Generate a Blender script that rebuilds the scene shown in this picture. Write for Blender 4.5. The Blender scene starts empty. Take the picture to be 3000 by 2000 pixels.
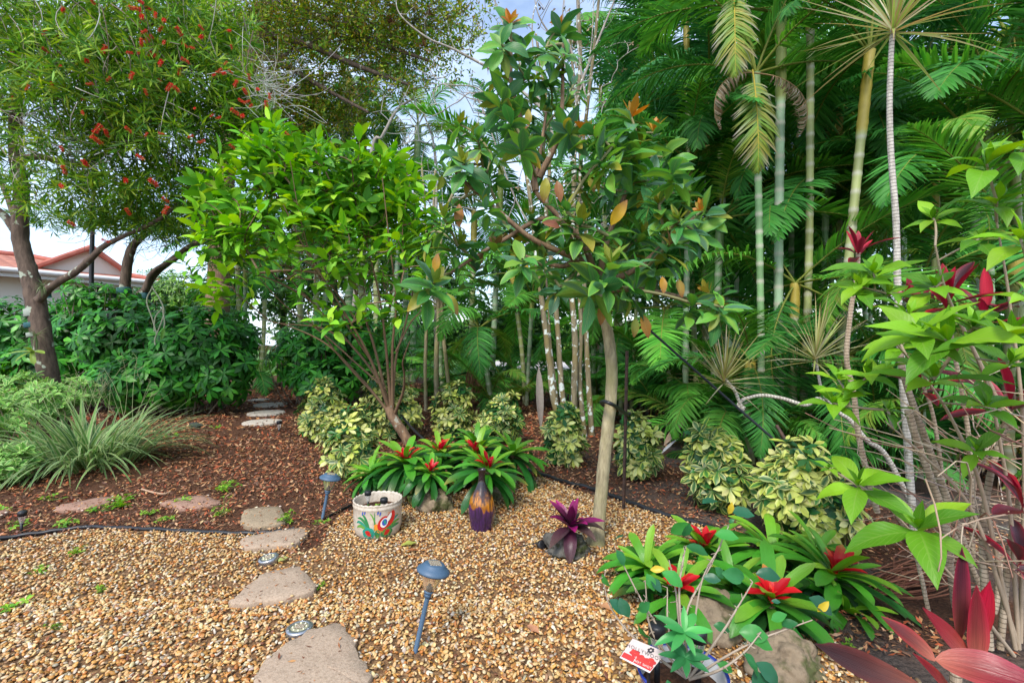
import bpy, math, random
import numpy as np
from mathutils import Vector, Matrix, noise as mnoise

# ------------------------------------------------------------------ camera, sky, sun, exposure
SC = bpy.context.scene
COL = SC.collection
H, F = 1.25, 1400.0            # eye height (m), focal length in pixels of a 3000 px wide picture
cam_d = bpy.data.cameras.new('camera'); cam = bpy.data.objects.new('camera', cam_d); COL.objects.link(cam)
cam_d.lens = 36.0 * F / 3000.0; cam_d.sensor_width = 36.0; cam_d.clip_start = 0.02; cam_d.clip_end = 500
cam.location = (0, 0, H); cam.rotation_euler = (math.radians(90), 0, 0)
SC.camera = cam
SUN_EL, SUN_AZ = math.radians(50), math.radians(200)      # azimuth clockwise from +Y: behind the camera, a little to the left
W = bpy.data.worlds.new('World'); SC.world = W; W.use_nodes = True
_n = W.node_tree.nodes; _l = W.node_tree.links
bg = _n['Background']; bg.inputs['Strength'].default_value = 0.13
sky = _n.new('ShaderNodeTexSky'); sky.sky_type = 'NISHITA'; sky.sun_disc = False
sky.sun_elevation = SUN_EL; sky.sun_rotation = SUN_AZ; sky.dust_density = 1.5; sky.air_density = 1.0; sky.ozone_density = 1.5
_tc = _n.new('ShaderNodeTexCoord'); _mp = _n.new('ShaderNodeMapping'); _mp.inputs['Scale'].default_value = (1, 1, 2.2)
_ns = _n.new('ShaderNodeTexNoise'); _ns.inputs['Scale'].default_value = 2.6; _ns.inputs['Detail'].default_value = 7; _ns.inputs['Roughness'].default_value = .55
_cr = _n.new('ShaderNodeValToRGB'); _cr.color_ramp.elements[0].position = .38; _cr.color_ramp.elements[1].position = .74
_cr.color_ramp.elements[0].color = (.10, .10, .10, 1); _cr.color_ramp.elements[1].color = (.80, .80, .80, 1)
_mx = _n.new('ShaderNodeMix'); _mx.data_type = 'RGBA'; _mx.inputs[7].default_value = (5.2, 6.0, 7.2, 1)
_l.new(_tc.outputs['Generated'], _mp.inputs[0]); _l.new(_mp.outputs[0], _ns.inputs[0]); _l.new(_ns.outputs[0], _cr.inputs[0])
_l.new(_cr.outputs[0], _mx.inputs[0]); _l.new(sky.outputs[0], _mx.inputs[6]); _l.new(_mx.outputs[2], bg.inputs[0])
sun_d = bpy.data.lights.new('sun', 'SUN'); sun = bpy.data.objects.new('sun', sun_d); COL.objects.link(sun)
sun_d.energy = 1.5; sun_d.angle = math.radians(14); sun_d.color = (1, .95, .87)
sd = Vector((math.sin(SUN_AZ) * math.cos(SUN_EL), math.cos(SUN_AZ) * math.cos(SUN_EL), math.sin(SUN_EL)))
sun.rotation_euler = sd.to_track_quat('Z', 'Y').to_euler()
SC.view_settings.view_transform = 'Standard'; SC.view_settings.look = 'None'
SC.view_settings.exposure = 1.25; SC.view_settings.gamma = 1
SC.cycles.max_bounces = 6; SC.cycles.diffuse_bounces = 3; SC.cycles.glossy_bounces = 2; SC.cycles.transmission_bounces = 5
SC.cycles.transparent_max_bounces = 4; SC.cycles.caustics_reflective = False; SC.cycles.caustics_refractive = False
SC.cycles.use_denoising = True

rng = np.random.default_rng(7); random.seed(7)
U = lambda a, b, n=None: rng.uniform(a, b, n)

def P(px, py, Y):                       # the point seen at pixel (px, py) of the 3000x2000 photo at distance Y
    return np.array(((px - 1500) / F * Y, Y, H - (py - 1000) / F * Y))
def G(px, py, z=0.0):                   # the ground point seen at a pixel
    Y = (H - z) * F / (py - 1000); return np.array(((px - 1500) / F * Y, Y, z))
def GX(px, Y): return np.array(((px - 1500) / F * Y, Y, 0.0))
def unit(v):
    v = np.asarray(v, float); return v / np.maximum(np.linalg.norm(v, axis=-1, keepdims=True), 1e-9)

# ------------------------------------------------------------------ mesh builder
class MB:
    def __init__(s): s.V = []; s.C = []; s.UV = []; s.L = []; s.T = []; s.M = []; s.n = 0
    def add(s, V, faces, col=(.5, .5, .5), uv=None, mi=0):
        """faces: int array (k, 3|4) or list of tuples"""
        V = np.asarray(V, float).reshape(-1, 3); N = len(V)
        c = np.asarray(col, float); c = np.broadcast_to(c, (N, 3)) if c.ndim < 2 else c
        s.V.append(V); s.C.append(c); s.UV.append(np.zeros((N, 2)) if uv is None else np.asarray(uv, float))
        if isinstance(faces, np.ndarray):
            s.L.append((faces + s.n).ravel()); s.T.append(np.full(len(faces), faces.shape[1])); k = len(faces)
        else:
            for f in faces: s.L.append(np.array(f) + s.n)
            s.T.append(np.array([len(f) for f in faces])); k = len(faces)
        s.M.append(np.full(k, mi)); s.n += N
    def mesh(s, name, mats, org=(0, 0, 0), smooth=True):
        V = np.concatenate(s.V) - np.asarray(org, float); C = np.concatenate(s.C); uv = np.concatenate(s.UV)
        L = np.concatenate(s.L).astype(np.int32); T = np.concatenate(s.T).astype(np.int32)
        me = bpy.data.meshes.new(name)
        me.vertices.add(len(V)); me.vertices.foreach_set('co', V.ravel().astype(np.float32))
        me.loops.add(len(L)); me.loops.foreach_set('vertex_index', L)
        me.polygons.add(len(T)); st = np.concatenate(([0], np.cumsum(T)[:-1])).astype(np.int32)
        me.polygons.foreach_set('loop_start', st); me.polygons.foreach_set('loop_total', T)
        me.polygons.foreach_set('use_smooth', np.full(len(T), smooth))
        me.polygons.foreach_set('material_index', np.concatenate(s.M).astype(np.int32))
        a = me.attributes.new('Col', 'FLOAT_COLOR', 'POINT')
        a.data.foreach_set('color', np.c_[np.clip(C, 0, 1), np.ones(len(C))].ravel().astype(np.float32))
        u = me.uv_layers.new(name='UVMap'); u.data.foreach_set('uv', uv[L].ravel().astype(np.float32))
        for m in (mats if isinstance(mats, (list, tuple)) else [mats]): me.materials.append(m)
        me.update(calc_edges=True); return me
    def build(s, name, mats, parent=None, smooth=True):
        org = parent['org'] if parent is not None else (0, 0, 0)
        o = bpy.data.objects.new(name, s.mesh(name, mats, org, smooth)); COL.objects.link(o)
        if parent is not None:
            o.parent = parent; o['org'] = parent['org'] if True else None
        return o
    def thing(s, name, mats, label, cat, group=None, kind=None, org=(0, 0, 0), smooth=True):
        o = bpy.data.objects.new(name, s.mesh(name, mats, org, smooth)); COL.objects.link(o)
        o.location = tuple(org); o['org'] = list(map(float, org)); return tag(o, label, cat, group, kind)

def tag(o, label=None, cat=None, group=None, kind=None):
    if label: o['label'] = label
    if cat: o['category'] = cat
    if group: o['group'] = group
    if kind: o['kind'] = kind
    return o
def empty(name, loc, label, cat, group=None):
    o = bpy.data.objects.new(name, None); COL.objects.link(o); o.location = tuple(map(float, loc)); o['org'] = list(map(float, loc))
    o.empty_display_size = .1; return tag(o, label, cat, group)

# ------------------------------------------------------------------ shape helpers
def tube(mb, pts, rad, n=8, col=(.5, .5, .5), cap=True, mi=0, jit=0.0):
    pts = np.asarray(pts, float); k = len(pts); rad = np.broadcast_to(np.asarray(rad, float), (k,))
    T = np.gradient(pts, axis=0); T = unit(T)
    a = np.array((1., 0, 0)) if abs(T[0][0]) < .8 else np.array((0, 1., 0))
    A = np.zeros((k, 3)); u = unit(np.cross(T[0], a))
    for i in range(k):
        u = unit(u - T[i] * np.dot(u, T[i])); A[i] = u
    B = np.cross(T, A); th = np.arange(n) * 2 * math.pi / n
    r = rad[:, None] * (1 + (rng.uniform(-jit, jit, (k, n)) if jit else 0))
    V = pts[:, None] + r[..., None] * (np.cos(th)[None, :, None] * A[:, None] + np.sin(th)[None, :, None] * B[:, None])
    i = np.arange(k - 1)[:, None] * n; j = np.arange(n)[None]; j2 = (j + 1) % n
    f = np.stack([i + j, i + j2, i + n + j2, i + n + j], -1).reshape(-1, 4)
    c = np.asarray(col, float); c = np.repeat(c, n, 0) if c.ndim == 2 else c
    Ls = np.concatenate(([0], np.cumsum(np.linalg.norm(np.diff(pts, axis=0), axis=1))))
    uv = np.stack([np.broadcast_to(j / n, (k, n)), np.broadcast_to(Ls[:, None], (k, n))], -1).reshape(-1, 2)
    mb.add(V.reshape(-1, 3), f, c, uv, mi)
    if cap:
        for q in (0, k - 1):
            mb.add(V[q], [tuple(range(n)) if q else tuple(range(n))[::-1]], c if c.ndim < 2 else c[q * n:(q + 1) * n], None, mi)

def smooth_path(pts, m=6):
    """Catmull-Rom through pts"""
    pts = np.asarray(pts, float)
    if len(pts) < 3: return np.array([pts[0] + (pts[-1] - pts[0]) * t for t in np.linspace(0, 1, m + 1)])
    q = np.vstack([2 * pts[0] - pts[1], pts, 2 * pts[-1] - pts[-2]]); out = []
    for i in range(1, len(q) - 2):
        p0, p1, p2, p3 = q[i - 1], q[i], q[i + 1], q[i + 2]
        for t in np.arange(m) / m:
            out.append(.5 * (2 * p1 + (p2 - p0) * t + (2 * p0 - 5 * p1 + 4 * p2 - p3) * t * t + (3 * p1 - p0 - 3 * p2 + p3) * t ** 3))
    out.append(pts[-1]); return np.array(out)

def twigs(mb, p0, p1, r0, r1, sides=3, col=(.3, .2, .1), bend=None, seg=1):
    """many thin twigs at once; bend: (N,3) offset of the middle"""
    p0 = np.asarray(p0, float); p1 = np.asarray(p1, float); N = len(p0)
    if N == 0: return
    t = np.linspace(0, 1, seg + 1); C = p0[:, None] + (p1 - p0)[:, None] * t[None, :, None]
    if bend is not None: C = C + bend[:, None] * (4 * t * (1 - t))[None, :, None]
    d = unit(p1 - p0); a = np.where(np.abs(d[:, :1]) < .8, np.array([[1., 0, 0]]), np.array([[0, 1., 0]])); A = unit(np.cross(d, a)); B = np.cross(d, A)
    th = np.arange(sides) * 2 * math.pi / sides
    R = np.cos(th)[None, :, None] * A[:, None] + np.sin(th)[None, :, None] * B[:, None]
    r0 = np.broadcast_to(np.asarray(r0, float), (N,)); r1 = np.broadcast_to(np.asarray(r1, float), (N,))
    rad = r0[:, None] * (1 - t) + r1[:, None] * t
    V = C[:, :, None] + R[:, None] * rad[..., None, None]
    base = (np.arange(N) * (seg + 1) * sides)[:, None, None]; i = (np.arange(seg) * sides)[None, :, None]; j = np.arange(sides)[None, None]; j2 = (j + 1) % sides
    f = np.stack([base + i + j, base + i + j2, base + i + sides + j2, base + i + sides + j], -1).reshape(-1, 4)
    c = np.asarray(col, float); c = np.repeat(c, (seg + 1) * sides, 0) if c.ndim == 2 else c
    mb.add(V.reshape(-1, 3), f, c)

SHAPES = {
    'lance': lambda t: np.maximum(.06, (t ** .7 * (1 - t) ** .9) / .335),
    'oval': lambda t: np.maximum(.07, np.sin(math.pi * t ** .95) ** .85),
    'obov': lambda t: np.maximum(.10, np.sin(math.pi * np.clip(t, 0, 1) ** 1.55) ** .9),
    'strap': lambda t: np.minimum(1, .72 + .5 * t) * np.clip((1 - t) * 5.5, 0.02, 1) ** .55,
    'sword': lambda t: np.minimum(1, .6 + 2.5 * t) * np.clip((1 - t) * 1.35, 0.01, 1) ** .8,
    'needle': lambda t: np.minimum(1, .5 + 3 * t) * np.clip((1 - t) * 2.2, 0.02, 1) ** .7,
    'acum': lambda t: np.where(t < .06, .10, np.maximum(.015, 1.02 * np.sin(math.pi * np.clip((t - .04) / .96, 0, 1) ** .80) ** 1.15)),
    'cordy': lambda t: np.where(t < .16, .18 - .2 * t, np.maximum(.03, .14 + .88 * np.sin(math.pi * np.clip((t - .16) / .84, 0, 1) ** .92) ** .85)) * np.clip((1 - t) * 9, .05, 1),
    'paddle': lambda t: np.where(t < .22, .16 + .1 * t, np.maximum(.05, .17 + .85 * np.sin(math.pi * np.clip((t - .22) / .78, 0, 1) ** .85) ** .8)),
}
def leaves(mb, pos, d, nrm, L, Wd, k=0.4, col=(.1, .3, .05), shape='lance', m=3, cols=3, fold=.25, edge=None, tip=None, tip_pow=3, base=None, wave=0.0, mi=0):
    pos = np.asarray(pos, float); N = len(pos)
    if N == 0: return
    d = unit(d); x = unit(np.cross(d, nrm)); n = np.cross(x, d)
    bc = lambda v: np.broadcast_to(np.asarray(v, float), (N,))
    L, Wd, k = bc(L), bc(Wd), bc(k); k = np.where(np.abs(k) < 1e-3, 1e-3, k)
    t = np.linspace(0, 1, m + 1); w = SHAPES[shape](t); kt = k[:, None] * t
    cy = np.sin(kt) / k[:, None] * L[:, None]; cz = -(1 - np.cos(kt)) / k[:, None] * L[:, None]
    ctr = pos[:, None] + d[:, None] * cy[..., None] + n[:, None] * cz[..., None]
    nn = n[:, None] * np.cos(kt)[..., None] + d[:, None] * np.sin(kt)[..., None]
    s = np.linspace(-1, 1, cols); hw = w[None] * Wd[:, None] / 2
    V = ctr[:, :, None] + x[:, None, None] * (hw[..., None] * s)[..., None] + nn[:, :, None] * (hw[..., None] * np.abs(s) * fold)[..., None]
    if wave:
        ph = rng.uniform(0, 6.28, (N, 1, 1)); wv = np.sin(t[None, :, None] * 14 + ph + s[None, None] * 1.5) * np.abs(s) * wave
        V = V + nn[:, :, None] * (wv * hw[..., None])[..., None]
    C = np.asarray(col, float); C = np.broadcast_to(C, (N, 3)) if C.ndim < 2 else C
    C = np.broadcast_to(C[:, None, None], (N, m + 1, cols, 3)).copy()
    if edge is not None:
        e = np.asarray(edge, float); e = np.broadcast_to(e, (N, 3)); q = (np.abs(s) ** 2.5)[None, None, :, None]; C = C * (1 - q) + e[:, None, None] * q
    if tip is not None:
        e = np.broadcast_to(np.asarray(tip, float), (N, 3)); q = (t ** tip_pow)[None, :, None, None]; C = C * (1 - q) + e[:, None, None] * q
    if base is not None:
        e = np.broadcast_to(np.asarray(base, float), (N, 3)); q = ((1 - t) ** 3)[None, :, None, None]; C = C * (1 - q) + e[:, None, None] * q
    uv = np.broadcast_to(np.stack(np.broadcast_arrays((s[None] + 1) / 2, t[:, None]), -1)[None], (N, m + 1, cols, 2))
    b = (np.arange(N) * (m + 1) * cols)[:, None, None]; i = (np.arange(m) * cols)[None, :, None]; j = np.arange(cols - 1)[None, None]
    f = np.stack([b + i + j, b + i + j + 1, b + i + cols + j + 1, b + i + cols + j], -1).reshape(-1, 4)
    mb.add(V.reshape(-1, 3), f, C.reshape(-1, 3), uv.reshape(-1, 2), mi)

def perp(a):
    a = unit(a); h = np.where(np.abs(a[..., 2:3]) < .9, np.array([0, 0, 1.]), np.array([1., 0, 0])); u = unit(np.cross(a, h)); return u, np.cross(a, u)
def rosettes(mb, pos, axis, n, tilt, L, wr, k, colf, spread=0.0, **kw):
    """n leaves round each axis; tilt (from, to) radians from the axis; colf(N) -> colours; spread: leaves set back along the stem"""
    pos = np.atleast_2d(pos); axis = unit(np.atleast_2d(axis)); N = len(pos); u, v = perp(axis)
    q = np.arange(n); az = q * 2.399 + U(0, 6.28, (N, 1)) + U(-.25, .25, (N, n))
    fr = (q + .5) / n; ti = tilt[0] + (tilt[1] - tilt[0]) * fr[None] + U(-.14, .14, (N, n))
    r = u[:, None] * np.cos(az)[..., None] + v[:, None] * np.sin(az)[..., None]
    A = axis[:, None]; d = A * np.cos(ti)[..., None] + r * np.sin(ti)[..., None]; nm = A * np.sin(ti)[..., None] - r * np.cos(ti)[..., None]
    p = pos[:, None] - A * (np.broadcast_to(np.asarray(spread, float), (N,))[:, None] * fr[None])[..., None]
    Ls = L(N, n) if callable(L) else U(L[0], L[1], (N, n))
    ks = U(k[0], k[1], (N, n)); R = lambda a: a.reshape(-1, *a.shape[2:])
    cc = colf(N * n); kw2 = {q_: (v_(N * n) if callable(v_) else v_) for q_, v_ in kw.items()}
    leaves(mb, R(np.broadcast_to(p, (N, n, 3))), R(d), R(nm), Ls.ravel(), Ls.ravel() * U(wr[0], wr[1], N * n), ks.ravel(), cc, **kw2)

def pal(*cols, jit=.18, w=None):
    cols = np.array(cols, float)
    def f(N):
        c = cols[rng.choice(len(cols), N, p=w)] if N else np.zeros((0, 3))
        return np.clip(c * (1 + rng.uniform(-jit, jit, (N, 1))) * (1 + rng.uniform(-jit / 3, jit / 3, (N, 3))), 0, 1)
    return f

def in_blobs(blobs, n, shell=.35):
    """blobs: (centre, (rx, ry, rz)[, weight]); points biased towards the outer part of each"""
    w = np.array([(b[1][0] * b[1][1] * b[1][2]) ** .67 * (b[2] if len(b) > 2 else 1) for b in blobs]); idx = rng.choice(len(blobs), n, p=w / w.sum())
    c = np.array([b[0] for b in blobs])[idx]; r = np.array([b[1] for b in blobs])[idx]
    d = unit(rng.normal(size=(n, 3))); q = U(shell, 1, n) ** .6
    return c + d * r * q[:, None], unit(d / r)
def B(px, py, Y, rpx, rpy, ry=None, w=1):
    s = Y / F; return (P(px, py, Y), (rpx * s, ry if ry else rpx * s * .8, rpy * s), w)

def branch_net(mb, skel, tips, r_tip=.004, r_grow=.0022, col=(.3, .2, .12), up=.25, n=5, rmax=.03, curl=.12):
    """joins every tip to the nearest point of the skeleton so far, bending as it goes; skel: list of (point, radius)"""
    pts = [np.asarray(p, float) for p, r in skel]; par = [-1] * len(pts); load = [0] * len(pts); root = pts[0]
    tips = sorted(tips, key=lambda p: np.linalg.norm(p - root)); segs = []
    for tp in tips:
        arr = np.array(pts); dv = tp - arr; dist = np.linalg.norm(dv, axis=1); d0 = np.linalg.norm(arr - root, axis=1)
        cost = dist + .25 * d0 + np.where(arr[:, 2] > tp[2] + .05, .6 * (arr[:, 2] - tp[2]), 0); i = int(np.argmin(cost)); a = pts[i]
        L = dist[i]; m = max(2, min(7, int(L / .12) + 2)); mid = np.array((0, 0, up * L * .4)) + rng.normal(size=3) * curl * L
        prev = i
        for t in np.linspace(0, 1, m + 1)[1:]:
            p = a + (tp - a) * t + mid * (t * (1 - t) * (1 if t < 1 else 0)) * 1.6
            pts.append(p); par.append(prev); load.append(0); prev = len(pts) - 1
        j = prev
        while j >= 0: load[j] += 1; j = par[j]
    ns = len(skel); A = []; Bp = []; ra = []; rb = []
    for j in range(ns, len(pts)):
        i = par[j]; rj = min(rmax, r_tip + r_grow * load[j] ** .6); ri = min(rmax, r_tip + r_grow * (load[i] if i >= ns else load[j]) ** .6)
        A.append(pts[i]); Bp.append(pts[j]); ra.append(ri); rb.append(rj)
    twigs(mb, np.array(A), np.array(Bp), np.array(ra), np.array(rb), sides=n, col=col)
    return pts

def lathe(mb, prof, n=24, col=(.5, .5, .5), M=None, mi=0, close=False):
    prof = np.asarray(prof, float); k = len(prof); th = np.arange(n) * 2 * math.pi / n
    V = np.stack([prof[:, :1] * np.cos(th), prof[:, :1] * np.sin(th), np.broadcast_to(prof[:, 1:2], (k, n))], -1).reshape(-1, 3)
    i = np.arange(k - 1)[:, None] * n; j = np.arange(n)[None]; j2 = (j + 1) % n
    f = np.stack([i + j, i + j2, i + n + j2, i + n + j], -1).reshape(-1, 4)
    if M is not None: V = V @ np.array(M.to_3x3()).T + np.array(M.translation)
    c = np.asarray(col, float); c = np.repeat(c, n, 0) if c.ndim == 2 else c
    mb.add(V, f, c, None, mi)
def box(mb, c, s, col=(.5, .5, .5), R=None, mi=0):
    q = np.array([(x, y, z) for x in (-.5, .5) for y in (-.5, .5) for z in (-.5, .5)]) * np.asarray(s)
    if R is not None: q = q @ np.array(R.to_3x3()).T
    mb.add(q + np.asarray(c), np.array([(0, 1, 3, 2), (4, 6, 7, 5), (0, 4, 5, 1), (2, 3, 7, 6), (0, 2, 6, 4), (1, 5, 7, 3)]), col, None, mi)

ICO_V = None
def ico(sub=0):
    import bmesh
    bm = bmesh.new(); bmesh.ops.create_icosphere(bm, subdivisions=sub + 1, radius=1)
    V = np.array([v.co[:] for v in bm.verts]); Fc = np.array([[v.index for v in f.verts] for f in bm.faces]); bm.free(); return V, Fc

# ------------------------------------------------------------------ materials
class NB:
    def __init__(s, name):
        s.m = bpy.data.materials.new(name); s.m.use_nodes = True; s.t = s.m.node_tree; s.t.nodes.clear()
        s.out = s.t.nodes.new('ShaderNodeOutputMaterial')
    def n(s, typ, **kw):
        o = s.t.nodes.new('ShaderNode' + typ)
        for k, v in kw.items():
            if k.startswith('_'): setattr(o, k[1:], v)
            else:
                i = o.inputs[int(k[1:])] if (k[0] == 'i' and k[1:].isdigit()) else o.inputs[k.replace('__', ' ')]
                if hasattr(v, 'is_output') or isinstance(v, bpy.types.NodeSocket): s.t.links.new(v, i)
                else: i.default_value = v
        return o
    def mix(s, f, a, b, blend='MIX'):
        o = s.t.nodes.new('ShaderNodeMix'); o.data_type = 'RGBA'; o.blend_type = blend
        for i, v in ((0, f), (6, a), (7, b)):
            if isinstance(v, bpy.types.NodeSocket): s.t.links.new(v, o.inputs[i])
            else: o.inputs[i].default_value = v if i == 0 else ((*v, 1) if len(v) == 3 else v)
        return o.outputs[2]
    def math(s, op, a, b=0.0):
        o = s.t.nodes.new('ShaderNodeMath'); o.operation = op
        for i, v in ((0, a), (1, b)):
            if isinstance(v, bpy.types.NodeSocket): s.t.links.new(v, o.inputs[i])
            else: o.inputs[i].default_value = v
        return o.outputs[0]
    def ramp(s, f, stops):
        o = s.t.nodes.new('ShaderNodeValToRGB'); e = o.color_ramp.elements
        while len(e) < len(stops): e.new(.5)
        for q, (p, c) in zip(e, stops): q.position = p; q.color = (*c, 1) if len(c) == 3 else c
        s.t.links.new(f, o.inputs[0]); return o.outputs[0]
    def bump(s, h, strength=.3, dist=.01): return s.n('Bump', Strength=strength, Distance=dist, Height=h).outputs[0]
    def done(s, sh): s.t.links.new(sh, s.out.inputs[0]); return s.m
    def obj(s): return s.n('TexCoord').outputs['Object']
    def noise(s, scale, vec=None, detail=4, rough=.55):
        o = s.n('TexNoise', Scale=scale, Detail=detail, Roughness=rough); s.t.links.new(vec if vec is not None else s.obj(), o.inputs['Vector']); return o.outputs[0]

def leaf_mat(name, rough=.42, tr=.28, spec=.4, vary=.45, vein=0.0, streak=0.0, nscale=14, orand=.3):
    b = NB(name); c = b.n('Attribute', _attribute_name='Col').outputs['Color']
    nz = b.noise(nscale, detail=3); rnd = b.n('ObjectInfo').outputs['Random']
    v = b.math('ADD', b.math('MULTIPLY', b.math('SUBTRACT', nz, .5), vary), 1.0)
    v = b.math('ADD', v, b.math('MULTIPLY', b.math('SUBTRACT', rnd, .5), orand))
    kw = {}
    if vein or streak:
        uv = b.n('SeparateXYZ', Vector=b.n('TexCoord').outputs['UV']); s = b.math('ABSOLUTE', b.math('SUBTRACT', uv.outputs[0], .5))
        if vein:
            w = b.math('SINE', b.math('SUBTRACT', b.math('MULTIPLY', uv.outputs[1], 62.), b.math('MULTIPLY', s, 34.)))
            mid = b.math('LESS_THAN', s, .028); vn = b.math('MAXIMUM', b.math('GREATER_THAN', w, .93), mid)
            c = b.mix(b.math('MULTIPLY', vn, vein), c, (.42, .5, .16)); kw['Normal'] = b.bump(b.math('ADD', b.math('MULTIPLY', w, .5), b.math('MULTIPLY', mid, -1.)), .15, .002)
        if streak:
            mp = b.n('Mapping', Vector=b.n('TexCoord').outputs['UV'], Scale=(26, 1.6, 1)); sn = b.noise(1.0, mp.outputs[0], 3)
            v = b.math('ADD', v, b.math('MULTIPLY', b.math('SUBTRACT', sn, .5), streak)); kw['Normal'] = b.bump(sn, .4, .004)
    hs = b.n('HueSaturation', Value=v, Color=c).outputs[0]
    p = b.n('BsdfPrincipled', Base__Color=hs, Roughness=rough, Specular__IOR__Level=spec, **kw)
    tc = b.n('HueSaturation', Value=1.35, Hue=.488, Saturation=1.08, Color=hs).outputs[0]; t = b.n('BsdfTranslucent', Color=tc)
    return b.done(b.n('MixShader', i0=tr, i1=p.outputs[0], i2=t.outputs[0]).outputs[0])

def bark_mat(name, c1, c2, spot=None, spot_at=.62, spot_scale=9, scale=22, stretch=.25, bump=.6, rough=.85, moss=None, ring=0):
    b = NB(name); o = b.obj(); mp = b.n('Mapping', Vector=o, Scale=(1, 1, stretch)); nz = b.noise(scale, mp.outputs[0], 6, .65)
    c = b.ramp(nz, [(.3, c1), (.68, c2)]); h = nz
    if moss: c = b.mix(b.ramp(b.noise(3.3, o, 4), [(.47, (0, 0, 0)), (.6, (1, 1, 1))]), c, moss)
    if spot:
        v = b.noise(spot_scale, o, 3, .5); f = b.ramp(v, [(spot_at - .015, (0, 0, 0)), (spot_at + .015, (1, 1, 1))]); c = b.mix(f, c, spot)
    if ring:
        uv = b.n('SeparateXYZ', Vector=b.n('TexCoord').outputs['UV']); fr = b.math('FRACT', b.math('ADD', b.math('MULTIPLY', uv.outputs[1], ring), b.math('MULTIPLY', b.noise(9, o), .5)))
        f = b.math('LESS_THAN', fr, .2); c = b.mix(b.math('MULTIPLY', f, .75), c, tuple(x * .3 for x in c1)); h = b.math('SUBTRACT', nz, b.math('MULTIPLY', f, 1.3))
    p = b.n('BsdfPrincipled', Base__Color=c, Roughness=rough, Normal=b.bump(h, bump, .012)); return b.done(p.outputs[0])

def col_mat(name, rough=.6, metal=0, spec=.5, vary=.2, nscale=30, bump=.0, bdist=.004, coat=0.0):
    b = NB(name); c = b.n('Attribute', _attribute_name='Col').outputs['Color']; nz = b.noise(nscale, detail=5)
    v = b.math('ADD', b.math('MULTIPLY', b.math('SUBTRACT', nz, .5), vary * 2), 1.0)
    hs = b.n('HueSaturation', Value=v, Color=c).outputs[0]; kw = {}
    if bump: kw['Normal'] = b.bump(nz, bump, bdist)
    p = b.n('BsdfPrincipled', Base__Color=hs, Roughness=rough, Metallic=metal, Specular__IOR__Level=spec, Coat__Weight=coat, **kw); return b.done(p.outputs[0])

M = {}
M['leaf'] = leaf_mat('leaf', .5, .3, .22); M['leaf_gloss'] = leaf_mat('glossy_leaf', .36, .25, .3, .4)
M['leaf_vein'] = leaf_mat('veined_leaf', .42, .3, .3, .35, vein=.16); M['leaf_red'] = leaf_mat('red_leaf', .3, .16, .35, .3, streak=1.3)
M['strap'] = leaf_mat('strap_leaf', .28, .25, .4, .35, streak=.3); M['palm'] = leaf_mat('palm_leaflet', .5, .3, .2, .4, nscale=2.5, orand=.5)
M['petal'] = leaf_mat('petal', .4, .25, .3, .3, orand=.1)
M['dead'] = leaf_mat('dry_leaf', .8, .1, .2, .5, nscale=30)
M['bark_dark'] = bark_mat('dark_bark', (.035, .022, .016), (.16, .11, .08), (.34, .38, .30), .63, 7)
M['bark_lichen'] = bark_mat('lichen_bark', (.10, .085, .05), (.30, .25, .15), (.60, .66, .62), .60, 13, moss=(.19, .15, .06))
M['bark_avocado'] = bark_mat('furrowed_bark', (.16, .13, .07), (.42, .36, .22), None, scale=38, stretch=.3, bump=.9, moss=(.30, .27, .12))
M['bark_grey'] = bark_mat('grey_bark', (.16, .14, .12), (.42, .38, .33), (.55, .6, .58), .64, 12, bump=.3)
M['bark_brown'] = bark_mat('brown_bark', (.09, .05, .03), (.30, .19, .11), (.34, .33, .26), .66, 10, scale=30)
M['bark_ring'] = bark_mat('ringed_stem', (.26, .18, .11), (.55, .45, .33), None, scale=30, ring=55, bump=1.0)
M['bark_pale'] = bark_mat('pale_ringed_stem', (.34, .31, .26), (.66, .62, .55), None, scale=40, ring=48, bump=.8)
M['cane'] = col_mat('palm_cane', .5, vary=.25, nscale=12)
M['twig'] = col_mat('twig', .8, vary=.3, nscale=20)
# ------------------------------------------------------------------ ground, lawn, drive
def sheet(name, pts, z, mat, label=None):
    mb = MB(); v = np.array([(p[0], p[1], z) for p in pts]); mb.add(v, [tuple(range(len(v)))])
    return tag(mb.build(name, mat, smooth=False), kind='structure')
b = NB('mulch_soil'); o_ = b.obj(); n1 = b.noise(60, o_, 6, .7); n2 = b.noise(1.1, o_, 3)
c_ = b.ramp(n1, [(.3, (.03, .016, .010)), (.5, (.10, .045, .024)), (.7, (.20, .09, .045))])
g_ = b.ramp(n1, [(.3, (.05, .045, .042)), (.7, (.20, .185, .17))])
px_ = b.n('SeparateXYZ', Vector=o_).outputs[0]
f_ = b.math('MULTIPLY', b.ramp(n2, [(.42, (0, 0, 0)), (.62, (1, 1, 1))]), b.n('MapRange', Value=px_, i1=.3, i2=1.6).outputs[0])
c_ = b.mix(f_, c_, g_)
M['mulch'] = b.done(b.n('BsdfPrincipled', Base__Color=c_, Roughness=.95, Specular__IOR__Level=.2, Normal=b.bump(n1, .8, .03)).outputs[0])
b = NB('lawn'); n1 = b.noise(40, None, 5, .7); M['lawn'] = b.done(b.n('BsdfPrincipled', Base__Color=b.ramp(n1, [(.3, (.05, .14, .02)), (.7, (.15, .34, .05))]), Roughness=.9).outputs[0])
b = NB('concrete'); n1 = b.noise(12, None, 6, .7); M['concrete'] = b.done(b.n('BsdfPrincipled', Base__Color=b.ramp(n1, [(.3, (.42, .38, .35)), (.7, (.62, .56, .52))]), Roughness=.9).outputs[0])
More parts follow.
